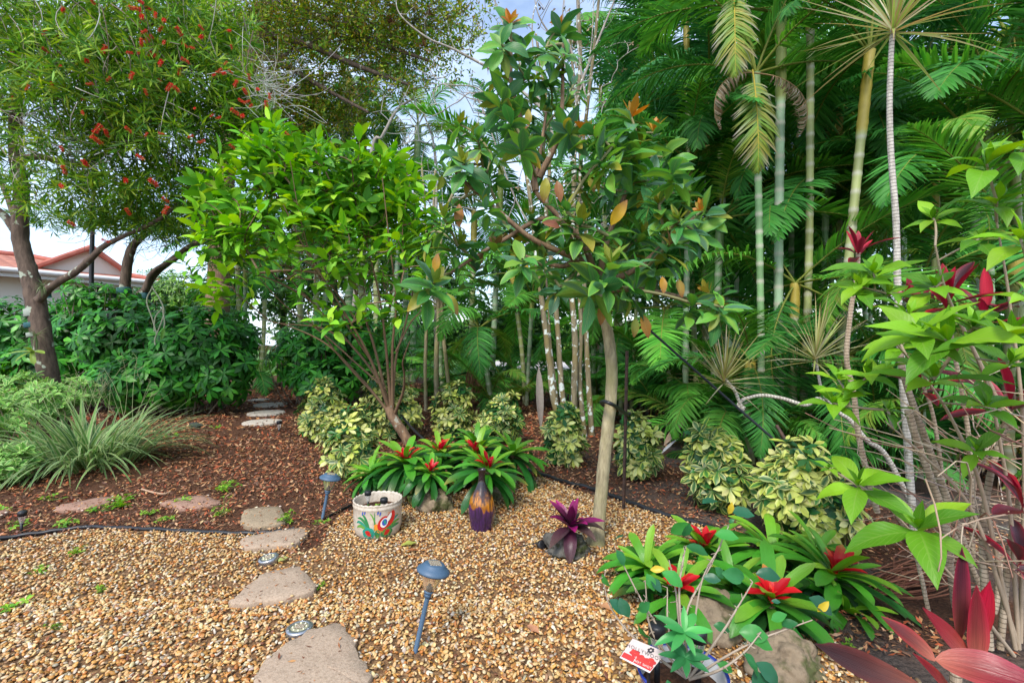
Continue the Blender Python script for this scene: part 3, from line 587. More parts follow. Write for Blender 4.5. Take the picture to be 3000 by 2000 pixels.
# tall vase
vc = G(1411, 1550); VH = P(1411, 1373, vc[1])[2]; s_ = vc[1] / F
b = NB('vase_glaze'); o = b.n('TexCoord').outputs['Object']; z = b.math('DIVIDE', b.n('SeparateXYZ', Vector=o).outputs[2], VH); st = b.noise(1.0, b.n('Mapping', Vector=o, Scale=(75, 75, 5)).outputs[0], 4, .6); big = b.noise(1.0, b.n('Mapping', Vector=o, Scale=(16, 16, 3.5)).outputs[0], 3)
zz = b.math('ADD', z, b.math('MULTIPLY', b.math('SUBTRACT', big, .5), .5)); c = b.ramp(zz, [(.30, (.050, .018, .080)), (.40, (.075, .022, .09)), (.43, (.40, .14, .015)), (.53, (.52, .20, .02)), (.60, (.10, .035, .012)), (.66, (.022, .014, .013))])
c = b.mix(b.ramp(st, [(.45, (0, 0, 0)), (.62, (.8, .8, .8))]), c, (.02, .012, .016)); M['vase'] = b.done(b.n('BsdfPrincipled', Base__Color=c, Roughness=.14, Specular__IOR__Level=.5, Coat__Weight=.3, Normal=b.bump(st, .08, .003)).outputs[0])
pr = [(0, .0), (27, 0), (30, 2), (34, 22), (38, 48), (38.5, 66), (36, 88), (30, 108), (22, 124), (15, 138), (11, 150), (9.5, 162), (9.5, 172), (11, 181), (14.5, 188), (14, 189), (10.5, 184), (8.5, 172), (8, 150)]
pr = np.array(pr, float) * (1, VH / s_ / 189.); q = np.vstack([smooth_path(np.c_[pr[i:j], np.zeros(j - i)], 4)[:, :2] for i, j in ((1, 16),)]); q = np.vstack([[(0, 0)], q, pr[15:]])
mb = MB(); lathe(mb, q * s_ * (1.0, 1.0), 48, M=Matrix.Translation(Vector(vc))); mb.thing('vase', M['vase'], 'tall narrow necked vase with purple, orange and black streaked glaze', 'vase', org=vc)

# blue rimmed pot with the hibiscus, its tag and two stake lights
hc = P(1998, 1960, 1.50); HR = 125 / F * 1.5; hz = hc[2]; hb = np.array((hc[0], hc[1], 0.))
bp = empty('blue_rim_pot', hb, 'white pot with a cobalt blue rim holding a twiggy shrub at the bottom edge', 'plant pot')
wh, bl = (.74, .74, .72), (.012, .035, .30)
hp = [(0, 0, wh), (.62, 0, wh), (.70, .06, bl), (.80, .35, wh), (.93, .8, wh), (.985, .90, bl), (1.03, .97, bl), (1.035, 1.0, bl), (1.0, 1.012, bl), (.965, .99, bl), (.95, .95, wh), (.92, .80, wh), (.90, .74, wh)]
part('body', M['enamel'], bp, lambda m: lathe(m, [(r * HR, z * hz) for r, z, c in hp], 56, np.array([c for r, z, c in hp]), M=Matrix.Translation(Vector(hb))))
part('soil', M['mulch'], bp, lambda m: lathe(m, [(HR * .905, hz * .74), (HR * .5, hz * .77), (0, hz * .76)], 32, M=Matrix.Translation(Vector(hb))))
def blue_leaves(m):
    for i in range(22):
        a = i * 6.2832 / 22 + .1
        for dz, da in ((.02, .09), (-.03, -.06)):
            z0, z1 = .74 + dz, .60 + dz; rr = lambda z: HR * np.interp(z, [q[1] for q in hp[:6]], [q[0] for q in hp[:6]]) + .0012
            V = [hb + (rr(z) * math.cos(a + w), rr(z) * math.sin(a + w), z * hz) for z, w in ((z0, 0), ((z0 + z1) / 2, .05 + da), (z1, da * 1.5), ((z0 + z1) / 2, -.05 + da))]; m.add(V, [(0, 1, 2, 3)], bl)
part('painting', M['enamel'], bp, blue_leaves, False)
for px, py, lb in ((1925, 1826, 'black capped stake light at the left in the blue rimmed pot'), (2045, 1842, 'black capped stake light at the right in the blue rimmed pot, behind the tag')):
    Y_ = 1.52 if px < 2000 else 1.50; tp = P(px, py, Y_); stake_light((tp[0], Y_, hz * .72), tp[2] - hz * .72, lb, 1.25)
tg = empty('plant_tag', P(1915, 1960, 1.44), 'printed plant tag with red flowers on a black stake, lettered HOLLYWOOD', 'plant tag')
cr = [P(1853, 1869, 1.47), P(1952, 1910, 1.45), P(1903, 1970, 1.41), P(1815, 1925, 1.43)]
ux = unit(cr[1] - cr[0]); nn_ = unit(np.cross(ux, cr[3] - cr[0])); nn_ = nn_ if nn_[2] > 0 else -nn_; uy = np.cross(nn_, ux)
def tp_(u, v, lift=0.): return cr[0] * (1 - u) * (1 - v) + cr[1] * u * (1 - v) + cr[2] * u * v + cr[3] * (1 - u) * v + nn_ * lift
cc0 = sum(cr) / 4
def card(m):
    V = [tp_(*q) for q in ((0, 0), (1, 0), (1, 1), (0, 1))] + [tp_(*q, -.0012) for q in ((0, 0), (1, 0), (1, 1), (0, 1))]
    m.add(np.array(V), np.array([(0, 1, 2, 3), (7, 6, 5, 4), (0, 4, 5, 1), (1, 5, 6, 2), (2, 6, 7, 3), (3, 7, 4, 0)]), (.52, .43, .40))
card_o = part('card', M['paint'], tg, card, False)
def card_print(m):
    qd = lambda u0, v0, u1, v1, col, l: m.add(np.array([tp_(u0, v0, l), tp_(u1, v0, l), tp_(u1, v1, l), tp_(u0, v1, l)]), [(0, 1, 2, 3)], col)
    qd(.02, .70, .40, .93, (.50, .015, .012), .0004); qd(.42, .72, .98, .93, (.46, .015, .012), .0004); qd(.0, .93, 1, 1., (.55, .50, .48), .0004)
    for cx, cy, r in ((.30, .55, .15), (.52, .62, .13), (.80, .62, .17), (.66, .72, .1)):
        for i in range(5):
            a = i * 1.2566 + cx * 9; th = np.arange(10) * .62832; m.add(np.array([tp_(cx + (math.cos(a) * .55 + .55 * math.cos(t)) * r, cy + (math.sin(a) * .55 + .5 * math.sin(t)) * r, .0006 + i * .00005) for t in th]), [tuple(range(10))], (.58, .02, .01) if i % 2 else (.42, .012, .01))
    for i in range(6):
        a = i * 1.0472; th = np.arange(8) * .7854; m.add(np.array([tp_(.62 + math.cos(a) * .06 + .038 * math.cos(t), .17 + math.sin(a) * .085 + .05 * math.sin(t), .0006) for t in th]), [tuple(range(8))], (.03, .025, .03))
part('printing', M['paint'], card_o, card_print, False)
b = NB('ink'); M['ink'] = b.done(b.n('BsdfPrincipled', Base__Color=(.05, .035, .035, 1), Roughness=.6).outputs[0]); b = NB('white_ink'); M['ink_w'] = b.done(b.n('BsdfPrincipled', Base__Color=(.7, .66, .6, 1), Roughness=.6).outputs[0])
def lettering(txt, u, v, size, mat, parent, org, spacing=1.25):
    cu = bpy.data.curves.new('lettering', 'FONT'); cu.body = txt; cu.size = size; cu.align_x = 'CENTER'; cu.align_y = 'CENTER'; cu.space_character = spacing; tmp = bpy.data.objects.new('lettering', cu); me = bpy.data.meshes.new_from_object(tmp); bpy.data.objects.remove(tmp); me.materials.clear(); me.materials.append(mat)
    o = bpy.data.objects.new('lettering', me); COL.objects.link(o); o.parent = parent
    p = tp_(u, v, .0012) - np.array(org); uu = unit(tp_(1, v) - tp_(0, v)); vv = np.cross(nn_, uu); R = Matrix((uu, vv, nn_)).transposed().to_4x4(); o.matrix_local = Matrix.Translation(Vector(p)) @ R; return o
lettering('HOLLYWOOD', .52, .37, .0145, M['ink'], card_o, tg['org']); lettering('HOT SHOT', .68, .83, .009, M['ink_w'], card_o, tg['org'])
part('stake', M['black'], tg, lambda m: tube(m, [cc0 - nn_ * .004 + (tp_(.75, .55) - cc0), np.array((cc0[0] + .02, cc0[1] + .01, hz * .6))], .005, 8))

# rocks
def rock(c, r, seed, mat, label, flat=.7, rot=0.):
    V, Fc = ico(4); r2 = np.random.default_rng(seed); o = r2.uniform(-50, 50, 3); out = []
    for v in V:
        p = Vector(v + o); d = 1 + .42 * mnoise.noise(p * 1.1) + .2 * mnoise.noise(p * 2.6) + .09 * mnoise.noise(p * 6) + .05 * mnoise.noise(p * 14); out.append(v * d)
    V = np.array(out) * np.asarray(r) ; V[:, 2] = np.where(V[:, 2] < 0, V[:, 2] * .5, V[:, 2] * 1.0); ca, sa = math.cos(rot), math.sin(rot); V[:, :2] = V[:, :2] @ np.array(((ca, sa), (-sa, ca)))
    mb = MB(); mb.add(V + np.asarray(c), Fc); return mb.thing('rock', mat, label, 'rock', 'garden rocks', org=c)
rc = G(1662, 1630); rock(rc + (0, .05, .03), (.145, .11, .10), 3, M['rock'], 'dark mossy rock under the purple bromeliad'); RC = rc
rock(G(1272, 1500) + (0, .06, .02), (.13, .10, .11), 11, M['rock_tan'], 'pale rock half hidden below the bromeliads behind the painted pot')
rock(G(1440, 1470) + (0, .1, .01), (.09, .08, .07), 17, M['rock_tan'], 'small yellowish rock behind the tall vase')
rock(G(2110, 1870) + (0, .08, .02), (.19, .12, .11), 23, M['rock_tan'], 'large tan rock among the front bromeliads behind the blue rimmed pot')
rock(G(2330, 1985) + (0, .05, .02), (.15, .11, .10), 31, M['rock_tan'], 'rounded brown rock at the bottom, under the drooping bromeliad leaves', rot=.4)

# stake, strap and guy rope of the leaning tree
b = NB('rusty_steel'); nz = b.noise(40, None, 5); M['rust'] = b.done(b.n('BsdfPrincipled', Base__Color=b.ramp(nz, [(.35, (.02, .014, .012)), (.7, (.11, .055, .035))]), Roughness=.75, Normal=b.bump(nz, .4, .005)).outputs[0])
sb = G(1827, 1493); st_top = P(1837, 1028, sb[1])
mb = MB(); tube(mb, [sb - (0, 0, .05), sb, st_top], .0125, 4); mb.thing('tree_stake', M['rust'], 'thin rusty brown stake standing beside the leaning trunk', 'tree stake', org=sb, smooth=False)
AB = GX(1745, 2.95)      # foot of the leaning avocado trunk
mb = MB(); TR = [(1745, 1593), (1757, 1490), (1772, 1330), (1788, 1180), (1792, 1080), (1782, 980), (1762, 890), (1750, 820)]
trk = np.array([P(a, c, 2.95 + .02 * i) for i, (a, c) in enumerate(TR)]); trk_s = smooth_path(trk, 6)
yb = 3.0; q = [P(1776, 1192, 3.03), P(1762, 1180, 2.98), P(1772, 1176, 2.90), P(1797, 1186, 2.90), P(1825, 1205, 3.2), P(1838, 1214, sb[1] - .02), P(1846, 1210, sb[1] + .01)]
tube(mb, smooth_path(q, 6), .012, 8); mb.thing('tree_strap', M['black'], 'black rubber strap tying the leaning trunk to the stake', 'strap')
b = NB('dark_rope'); w = b.n('TexWave', Scale=120.0, Distortion=.5).outputs[1]; M['rope'] = b.done(b.n('BsdfPrincipled', Base__Color=(.012, .018, .026, 1), Roughness=.7, Normal=b.bump(w, .5, .003)).outputs[0])
mb = MB(); tube(mb, smooth_path([P(1890, 955, 3.2), P(2060, 1105, 3.2), P(2200, 1228, 3.15), P(2335, 1345, 3.1)], 8), .0085, 8); tube(mb, [P(2335, 1330, 3.1), P(2350, 1368, 3.1)], .016, 8); mb.thing('guy_rope', M['rope'], 'taut dark guy rope slanting down from the avocado tree to a ground rod', 'rope')
mb = MB(); tube(mb, [P(2275, 1245, 3.25), P(2335, 1345, 3.1), P(2480, 1560, 3.0)], .011, 6, jit=.15); mb.thing('ground_rod', M['rust'], 'ribbed rusty rod slanting into the soil where the guy rope is tied', 'rod')
mb = MB(); tube(mb, smooth_path([P(1155, 1190, 6.1), P(1200, 1245, 5.6), P(1240, 1285, 5.2), P(1290, 1330, 4.9)], 5), .014, 6); mb.thing('tree_strap', M['black'], 'black strap slanting down behind the twiggy green shrub', 'strap')
# black wire light stuck in the pebbles, and a dark chip in the mulch
t = empty('spot_light', G(1575, 1600), 'small black toppled spotlight lying in the pebbles left of the mossy rock', 'spotlight')
part('body', M['black'], t, lambda m: (lathe(m, [(0, 0), (.022, 0), (.03, .035), (.026, .04), (0, .036)], 16, M=Matrix.Translation(Vector(G(1580, 1605)) + Vector((0, 0, .02))) @ Matrix.Rotation(1.2, 4, 'X') @ Matrix.Rotation(.5, 4, 'Y'))))
part('spike', M['black'], t, lambda m: tube(m, [G(1575, 1600) + (0, 0, .02), G(1525, 1606) + (0, 0, .012)], (.008, .002), 6))
mb = MB(); c = G(575, 1252); box(mb, c + (0, 0, .03), (.16, .1, .05), (.04, .045, .05), Matrix.Rotation(-.35, 4, 'Z') @ Matrix.Rotation(.2, 4, 'Y')); box(mb, c + (-.04, 0, .058), (.07, .08, .012), (.06, .065, .07), Matrix.Rotation(-.35, 4, 'Z') @ Matrix.Rotation(.2, 4, 'Y')); mb.thing('irrigation_box', M['paint'], 'small dark box lying on the mulch in front of the clipped green bush', 'valve box', org=c, smooth=False)
# ------------------------------------------------------------------ low planting
def dwarf(px, py, w_px, top_py, label, n=75, seed=0, yel=.5):
    """variegated dwarf schefflera: whorls of obovate leaflets, yellow with a green middle"""
    c = G(px, py); s = c[1] / F; rx = w_px / 2 * s; h = (py - top_py) * s; t = empty('variegated_shrub', c, label, 'shrub', 'variegated dwarf shrubs')
    blobs = [(c + (0, 0, h * .48), (rx * .9, rx * .8, h * .44)), (c + (U(-.3, .3) * rx, 0, h * .72), (rx * .55, rx * .55, h * .30)), (c + (U(-.4, .4) * rx, -rx * .3, h * .35), (rx * .7, rx * .6, h * .3))]
    n = int(n * 1.5); p, nr = in_blobs(blobs, n, .5); p[:, 2] = np.maximum(p[:, 2], .05); ax = unit(nr * .75 + (0, -.15, .55)); mb = MB()
    g = pal((.02, .10, .025), (.035, .15, .03), (.015, .07, .02)); yl = pal((.58, .60, .16), (.64, .65, .26), (.46, .53, .09))
    k = U(0, 1, len(p)) < yel
    for sel, colf, e in ((k, yl, yl), (~k, g, yl)):
        if sel.sum(): rosettes(mb, p[sel], ax[sel], 8, (.95, 1.5), (.078, .118), (.34, .44), (.1, .7), colf, shape='obov', m=4, cols=5, edge=e, base=g, fold=.15)
    p2, n2 = in_blobs(blobs, n // 2, .2); rosettes(mb, p2, unit(n2 + (0, 0, .4)), 7, (1.0, 1.6), (.08, .12), (.34, .44), (.1, .7), g, shape='obov', m=3, cols=3)
    mb.build('foliage', M['leaf_gloss'], t); sm = MB(); k = rng.choice(len(p), min(26, len(p)), False); q = p[k]
    twigs(sm, np.c_[c[0] + U(-.06, .06, len(q)), c[1] + U(-.06, .06, len(q)), np.full(len(q), -.02)], q, .008, .004, 4, (.22, .17, .10), np.c_[U(-.04, .04, len(q)), U(-.04, .04, len(q)), U(0, .08, len(q))], 4); sm.build('stem', M['twig'], t); return t
for a in ((942, 1292, 150, 1112, 'pale variegated shrub nearest the round stepping stones, left end of the row', 90), (1022, 1395, 170, 1195, 'variegated shrub right behind the far path light, dark leaves at its foot', 95),
          (1150, 1285, 190, 1082, 'tall pale variegated shrub behind the twiggy shrub trunk', 110), (1328, 1285, 140, 1118, 'variegated shrub beside the three thin trunks', 80), (1470, 1300, 145, 1150, 'variegated shrub behind the rear bromeliads, left of the lichen trunks', 80),
          (1645, 1360, 115, 1180, 'narrow upright variegated shrub in front of the lichen covered trunks', 70), (1868, 1398, 145, 1212, 'variegated shrub just right of the rusty stake', 80), (2098, 1490, 205, 1245, 'broad variegated shrub between the stake and the guy rope', 105), (2340, 1580, 250, 1290, 'largest variegated shrub, crossed by the guy rope and ribbed rod', 130)): dwarf(*a)

def spike_tuft(): pass
# flax lily: long arching white edged straps
c = G(255, 1365); t = empty('striped_lily', c, 'clump of long arching green leaves with white edges on the left', 'lily')
mb = MB(); n = 360; a = U(0, 6.283, n); r = U(0, .42, n) ** 1; p = np.c_[c[0] + r * np.cos(a) * 1.15, c[1] + r * np.sin(a), np.full(n, .02)]; el = U(.55, 1.35, n); az = a + U(-.7, .7, n)
d = np.stack([np.cos(az) * np.cos(el), np.sin(az) * np.cos(el), np.sin(el)], 1); nm = np.cross(np.cross(d, (0, 0, 1)), d)
leaves(mb, p, d, nm, U(.6, 1.0, n), U(.026, .042, n), U(.6, 1.9, n), pal((.09, .26, .06), (.14, .33, .07), (.06, .19, .05), (.18, .34, .09))(n), 'sword', 9, 5, .15, edge=pal((.60, .66, .36), (.52, .60, .28))(n)); mb.build('leaves', M['leaf'], t)
sm = MB(); q = 16; p0 = np.c_[c[0] + U(-.4, .5, q), c[1] + U(-.2, .3, q), np.full(q, .2)]; p1 = p0 + np.c_[U(-.3, .3, q), U(-.2, .2, q), U(.6, .95, q)]; twigs(sm, p0, p1, .003, .0015, 4, (.28, .32, .14), np.c_[U(-.1, .1, q), U(-.1, .1, q), np.zeros(q)], 5)
for e in p1: b0 = np.repeat(e[None], 10, 0) - np.c_[np.zeros(10), np.zeros(10), U(0, .25, 10)]; twigs(sm, b0, b0 + rng.normal(0, .05, (10, 3)) + (0, 0, .02), .0015, .001, 3, (.30, .30, .15))
sm.build('flower_stalk', M['twig'], t)
# pittosporum: small white edged leaves, bottom left edge
def pitto(cs, label, n):
    c = np.array((cs[0][0][0], cs[0][0][1], 0.)); t = empty('white_edged_shrub', c, label, 'shrub', 'white edged shrubs'); p, nr = in_blobs(cs, n, .5); p[:, 2] = np.maximum(p[:, 2], .04); mb = MB()
    rosettes(mb, p, unit(nr * .6 + (0, -.2, .6)), 10, (.75, 1.55), (.075, .115), (.34, .44), (-.2, .8), pal((.10, .32, .04), (.16, .42, .06), (.07, .24, .04)), shape='obov', m=4, cols=5, edge=pal((.42, .56, .18), (.50, .62, .26)), fold=.2); mb.build('foliage', M['leaf'], t)
    sm = MB(); k = rng.choice(len(p), 40, False); twigs(sm, np.repeat((c + (0, 0, -.02))[None], 40, 0), p[k], .012, .005, 4, (.2, .15, .09), rng.normal(0, .06, (40, 3)), 4); sm.build('stem', M['twig'], t)
pitto([B(15, 1290, 4.9, 70, 100), B(-60, 1230, 5.1, 100, 90), B(-90, 1370, 4.6, 100, 60)], 'white edged small leaved shrub at the left edge, in front of the striped lily', 190)
pitto([B(140, 1170, 5.9, 90, 60), B(60, 1150, 6.1, 80, 60), B(225, 1150, 6.1, 50, 40)], 'white edged small leaved shrub rising behind the striped lily', 150)
pitto([B(25, 1350, 4.2, 60, 36), B(-20, 1375, 4.1, 70, 36)], 'low white edged shrub spilling onto the mulch at the left edge', 80)

# green scheffleras behind
def scheff(blobs, label, n, L=(.16, .25), name='umbrella_shrub', cols=None):
    c = np.array((blobs[0][0][0], blobs[0][0][1], 0.)); t = empty(name, c, label, 'shrub', 'dark green umbrella leaved bushes'); p, nr = in_blobs(blobs, n, .6); k = p[:, 2] > .05; p, nr = p[k], nr[k]; mb = MB()
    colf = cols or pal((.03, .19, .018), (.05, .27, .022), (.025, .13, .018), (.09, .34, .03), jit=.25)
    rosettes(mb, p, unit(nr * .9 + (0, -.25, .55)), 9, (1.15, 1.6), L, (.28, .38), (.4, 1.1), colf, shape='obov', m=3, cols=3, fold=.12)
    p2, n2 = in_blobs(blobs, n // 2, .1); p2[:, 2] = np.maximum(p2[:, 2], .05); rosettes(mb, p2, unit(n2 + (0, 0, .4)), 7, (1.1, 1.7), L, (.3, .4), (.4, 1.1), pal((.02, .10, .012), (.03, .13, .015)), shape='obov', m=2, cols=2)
    mb.build('foliage', M['leaf_gloss'], t); sm = MB(); q = p[rng.choice(len(p), min(60, len(p)), False)]; twigs(sm, np.c_[c[0] + (q[:, 0] - c[0]) * .5, c[1] + (q[:, 1] - c[1]) * .5, np.full(len(q), -.02)], q, .016, .006, 4, (.20, .16, .11), rng.normal(0, .08, (len(q), 3)), 4); sm.build('stem', M['twig'], t)
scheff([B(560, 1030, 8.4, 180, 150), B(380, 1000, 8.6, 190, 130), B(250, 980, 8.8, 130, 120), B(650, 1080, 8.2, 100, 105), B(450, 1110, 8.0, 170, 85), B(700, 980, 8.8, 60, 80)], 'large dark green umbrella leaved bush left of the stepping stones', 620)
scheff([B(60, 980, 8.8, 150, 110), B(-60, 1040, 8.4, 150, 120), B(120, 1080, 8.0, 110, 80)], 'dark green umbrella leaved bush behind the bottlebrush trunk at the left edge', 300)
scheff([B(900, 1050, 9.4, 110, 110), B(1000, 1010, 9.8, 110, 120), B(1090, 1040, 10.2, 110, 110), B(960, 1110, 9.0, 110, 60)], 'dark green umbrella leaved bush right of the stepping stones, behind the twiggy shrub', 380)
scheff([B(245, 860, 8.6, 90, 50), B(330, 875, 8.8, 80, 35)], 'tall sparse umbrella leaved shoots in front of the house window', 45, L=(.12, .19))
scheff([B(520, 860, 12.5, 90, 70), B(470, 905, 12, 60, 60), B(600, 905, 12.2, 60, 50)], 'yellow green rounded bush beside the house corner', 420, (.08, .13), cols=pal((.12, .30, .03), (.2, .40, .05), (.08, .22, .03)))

# bromeliads
def bromeliad(px, py, Y, L, label, red=1, lean=(0, 0), n=18, name='bromeliad', light=.5, seed=None, z=None):
    p = P(px, py, Y); ax = unit((lean[0], lean[1] - .12, 1)); base = np.array((p[0], p[1], 0 if z is None else z)); t = empty(name, base, label, 'bromeliad', 'green bromeliads with red hearts')
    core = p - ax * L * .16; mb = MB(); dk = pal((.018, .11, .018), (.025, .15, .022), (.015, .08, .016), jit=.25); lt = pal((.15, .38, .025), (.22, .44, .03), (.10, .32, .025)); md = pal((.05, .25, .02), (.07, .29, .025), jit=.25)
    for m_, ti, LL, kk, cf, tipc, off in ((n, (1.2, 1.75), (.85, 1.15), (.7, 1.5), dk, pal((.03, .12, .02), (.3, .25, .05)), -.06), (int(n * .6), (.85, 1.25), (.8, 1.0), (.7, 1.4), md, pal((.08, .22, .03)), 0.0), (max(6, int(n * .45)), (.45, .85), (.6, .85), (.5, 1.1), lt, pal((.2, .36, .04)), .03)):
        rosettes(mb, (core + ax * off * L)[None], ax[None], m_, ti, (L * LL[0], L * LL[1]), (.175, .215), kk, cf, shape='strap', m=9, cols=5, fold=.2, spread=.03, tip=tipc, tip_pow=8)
    mb.build('leaves', M['strap'], t)
    if core[2] > .05: sm = MB(); tube(sm, [base - (0, 0, .02), core], (.03, .02), 8); sm.build('stem', M['bark_brown'], t)
    if red:
        fm = MB(); rc_ = pal((.52, .006, .012), (.60, .010, .014), (.42, .004, .010)); rosettes(fm, (core + ax * L * .05)[None], ax[None], 9, (.15, .75), (L * .30, L * .46), (.24, .32), (.3, 1.2), rc_, shape='strap', m=5, cols=5, fold=.4, tip=pal((.62, .02, .02), (.5, .012, .015), (.40, .24, .04)), tip_pow=5)
        rosettes(fm, (core + ax * L * .12)[None], ax[None], 7, (.2, .9), (L * .10, L * .18), (.3, .4), (.0, .6), pal((.58, .015, .015), (.6, .06, .03)), shape='oval', m=3, cols=3); fm.build('flower', M['petal'], t)
    return t
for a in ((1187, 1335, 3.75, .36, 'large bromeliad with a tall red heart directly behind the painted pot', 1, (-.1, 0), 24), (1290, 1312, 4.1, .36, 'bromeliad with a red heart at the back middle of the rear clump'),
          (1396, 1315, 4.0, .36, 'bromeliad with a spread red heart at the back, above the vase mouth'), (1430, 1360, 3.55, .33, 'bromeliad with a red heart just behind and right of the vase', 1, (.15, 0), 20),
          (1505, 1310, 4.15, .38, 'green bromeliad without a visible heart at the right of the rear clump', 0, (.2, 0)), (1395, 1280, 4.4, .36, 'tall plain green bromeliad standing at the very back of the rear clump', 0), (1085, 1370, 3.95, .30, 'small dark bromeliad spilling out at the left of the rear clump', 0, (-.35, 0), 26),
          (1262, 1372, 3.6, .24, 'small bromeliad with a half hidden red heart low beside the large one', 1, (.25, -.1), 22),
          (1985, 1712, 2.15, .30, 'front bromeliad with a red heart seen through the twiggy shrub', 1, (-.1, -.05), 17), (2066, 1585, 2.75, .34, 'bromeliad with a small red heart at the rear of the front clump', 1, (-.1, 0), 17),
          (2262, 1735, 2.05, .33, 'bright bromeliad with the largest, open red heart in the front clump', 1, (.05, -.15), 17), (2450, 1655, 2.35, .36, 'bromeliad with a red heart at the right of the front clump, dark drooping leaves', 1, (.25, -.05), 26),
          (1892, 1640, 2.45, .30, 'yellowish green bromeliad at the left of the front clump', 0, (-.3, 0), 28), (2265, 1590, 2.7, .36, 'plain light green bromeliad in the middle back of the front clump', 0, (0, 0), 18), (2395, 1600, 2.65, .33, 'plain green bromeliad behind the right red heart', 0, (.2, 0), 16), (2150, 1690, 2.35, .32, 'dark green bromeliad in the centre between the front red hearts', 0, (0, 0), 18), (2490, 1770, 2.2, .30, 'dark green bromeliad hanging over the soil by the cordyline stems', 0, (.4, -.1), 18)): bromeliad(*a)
# purple bromeliad on the rock
p = P(1672, 1535, RC[1] + .04); t = empty('purple_bromeliad', RC + (0, .04, .08), 'purple and magenta leaved bromeliad growing on the dark mossy rock', 'bromeliad'); mb = MB()
pu = pal((.09, .012, .045), (.05, .012, .03), (.16, .014, .08), (.035, .014, .022)); mg = pal((.34, .012, .15), (.22, .01, .10)); ax = unit((.0, -.2, 1))
for m_, ti, LL, kk, tp in ((7, (1.1, 1.6), (.17, .23), (.5, 1.3), pal((.05, .02, .03), (.10, .06, .05))), (7, (.5, 1.05), (.17, .22), (.3, .9), mg), (4, (.12, .45), (.15, .21), (.1, .6), mg)):
    rosettes(mb, (p - (0, 0, .02))[None], ax[None], m_, ti, LL, (.28, .36), kk, pu, shape='oval', m=7, cols=5, fold=.45, tip=tp, tip_pow=1.5)
mb.build('leaves', M['leaf_red'], t); sm = MB(); tube(sm, [RC + (0, .05, .05), p - (0, 0, .02)], (.03, .025), 8); sm.build('stem', M['bark_brown'], t)

# weeds, fallen leaves, sticks
def weed(px, py, s, label, tall=0):
    c = G(px, py); t = empty('weed', c, label, 'weed', 'small green weeds on the ground'); mb = MB(); n = 9 if not tall else 14; p = np.repeat(c[None], n, 0) + np.c_[rng.normal(0, s * .6, n), rng.normal(0, s * .6, n), U(.012, .03 + tall, n)]
    rosettes(mb, p, unit(rng.normal(0, .3, (n, 3)) + (0, 0, 1)), 5, (.9, 1.5), (s * .35, s * .6), (.4, .6), (.2, .9), pal((.18, .38, .03), (.28, .46, .04), (.12, .32, .03)), shape='oval', m=2, cols=3); mb.build('leaves', M['leaf'], t)
    sm = MB(); twigs(sm, np.repeat(c[None], n, 0), p, .002, .0012, 3, (.15, .25, .05)); sm.build('stem', M['twig'], t)
for a in ((330, 1485, .09, 'yellow green weeds spreading over the middle pink flagstone'), (290, 1500, .08, 'yellow green weeds along the front of the left pink flagstone'), (350, 1470, .08, 'bright weeds at the right tip of the left pink flagstone'), (185, 1540, .07, 'weeds in the mulch above the bend of the edging'), (480, 1525, .05, 'weed tuft touching the edging below the pink flagstone'), (660, 1440, .08, 'leafy weed behind the right end of a pink flagstone', .05), (655, 1510, .05, 'upright feathery weed between two flagstones', .12),
          (838, 1535, .05, 'upright weed at the corner of the squarish grey flagstone', .06), (430, 1252, .09, 'weed in the mulch just right of the striped lily'), (505, 1280, .07, 'weed in the mulch below the small dark box'), (630, 1255, .07, 'low weed in the mulch left of the round stones'), (540, 1470, .06, 'weeds beside the long curved twig'), (150, 1465, .06, 'flat leaved weed behind the left pink flagstone'), (35, 1545, .06, 'weeds beside the small left stake light'), (442, 1507, .05, 'weed tuft left of the right pink flagstone'),
          (225, 1625, .045, 'small weed in the pebbles close to the edging'), (115, 1680, .045, 'small weed in the left pebbles'), (20, 1795, .06, 'weed cluster in the pebbles at the left edge'), (300, 1735, .03, 'tiny weed in the middle of the left pebbles'), (165, 1845, .03, 'tiny upright weed low in the left pebbles'), (940, 1725, .03, 'tiny weed at the right tip of the wide tan flagstone'), (945, 1535, .04, 'weed by the pebbles beside the far path light foot'), (2480, 1900, .03, 'tiny seedling below the large dark red leaf')): weed(*a)
weed(0, 1500, .05, 'weed at the left edge by the cut off flagstone')
pt = empty('weed', pc + (0, -.04, zs), 'green weeds growing in the painted pot', 'weed', 'small green weeds on the ground'); mb = MB(); p = pc + (0, -.04, zs) + np.c_[rng.normal(0, .03, 16), rng.normal(0, .025, 16), U(.005, .03, 16)]; rosettes(mb, p, unit(rng.normal(0, .3, (16, 3)) + (0, 0, 1)), 6, (.9, 1.5), (.012, .02), (.5, .6), (.2, .9), pal((.16, .38, .03), (.26, .44, .04)), shape='oval', m=2, cols=3); mb.build('leaves', M['leaf'], pt)
def fallen(px, py, L, col, label, yaw=0., k=.6, asp=.5, z=.022):
    mb = MB(); c = G(px, py); leaves(mb, [c + (0, 0, z)], [(math.cos(yaw), math.sin(yaw), .12)], [(U(-.15, .15), -.1, 1)], L, L * asp, k, col, 'oval', 7, 5, .25, wave=.2); mb.thing('fallen_leaf', M['dead'] if col[0] > .3 and col[1] < .3 else M['leaf_vein'], label, 'leaf', 'single large fallen leaves', org=c)
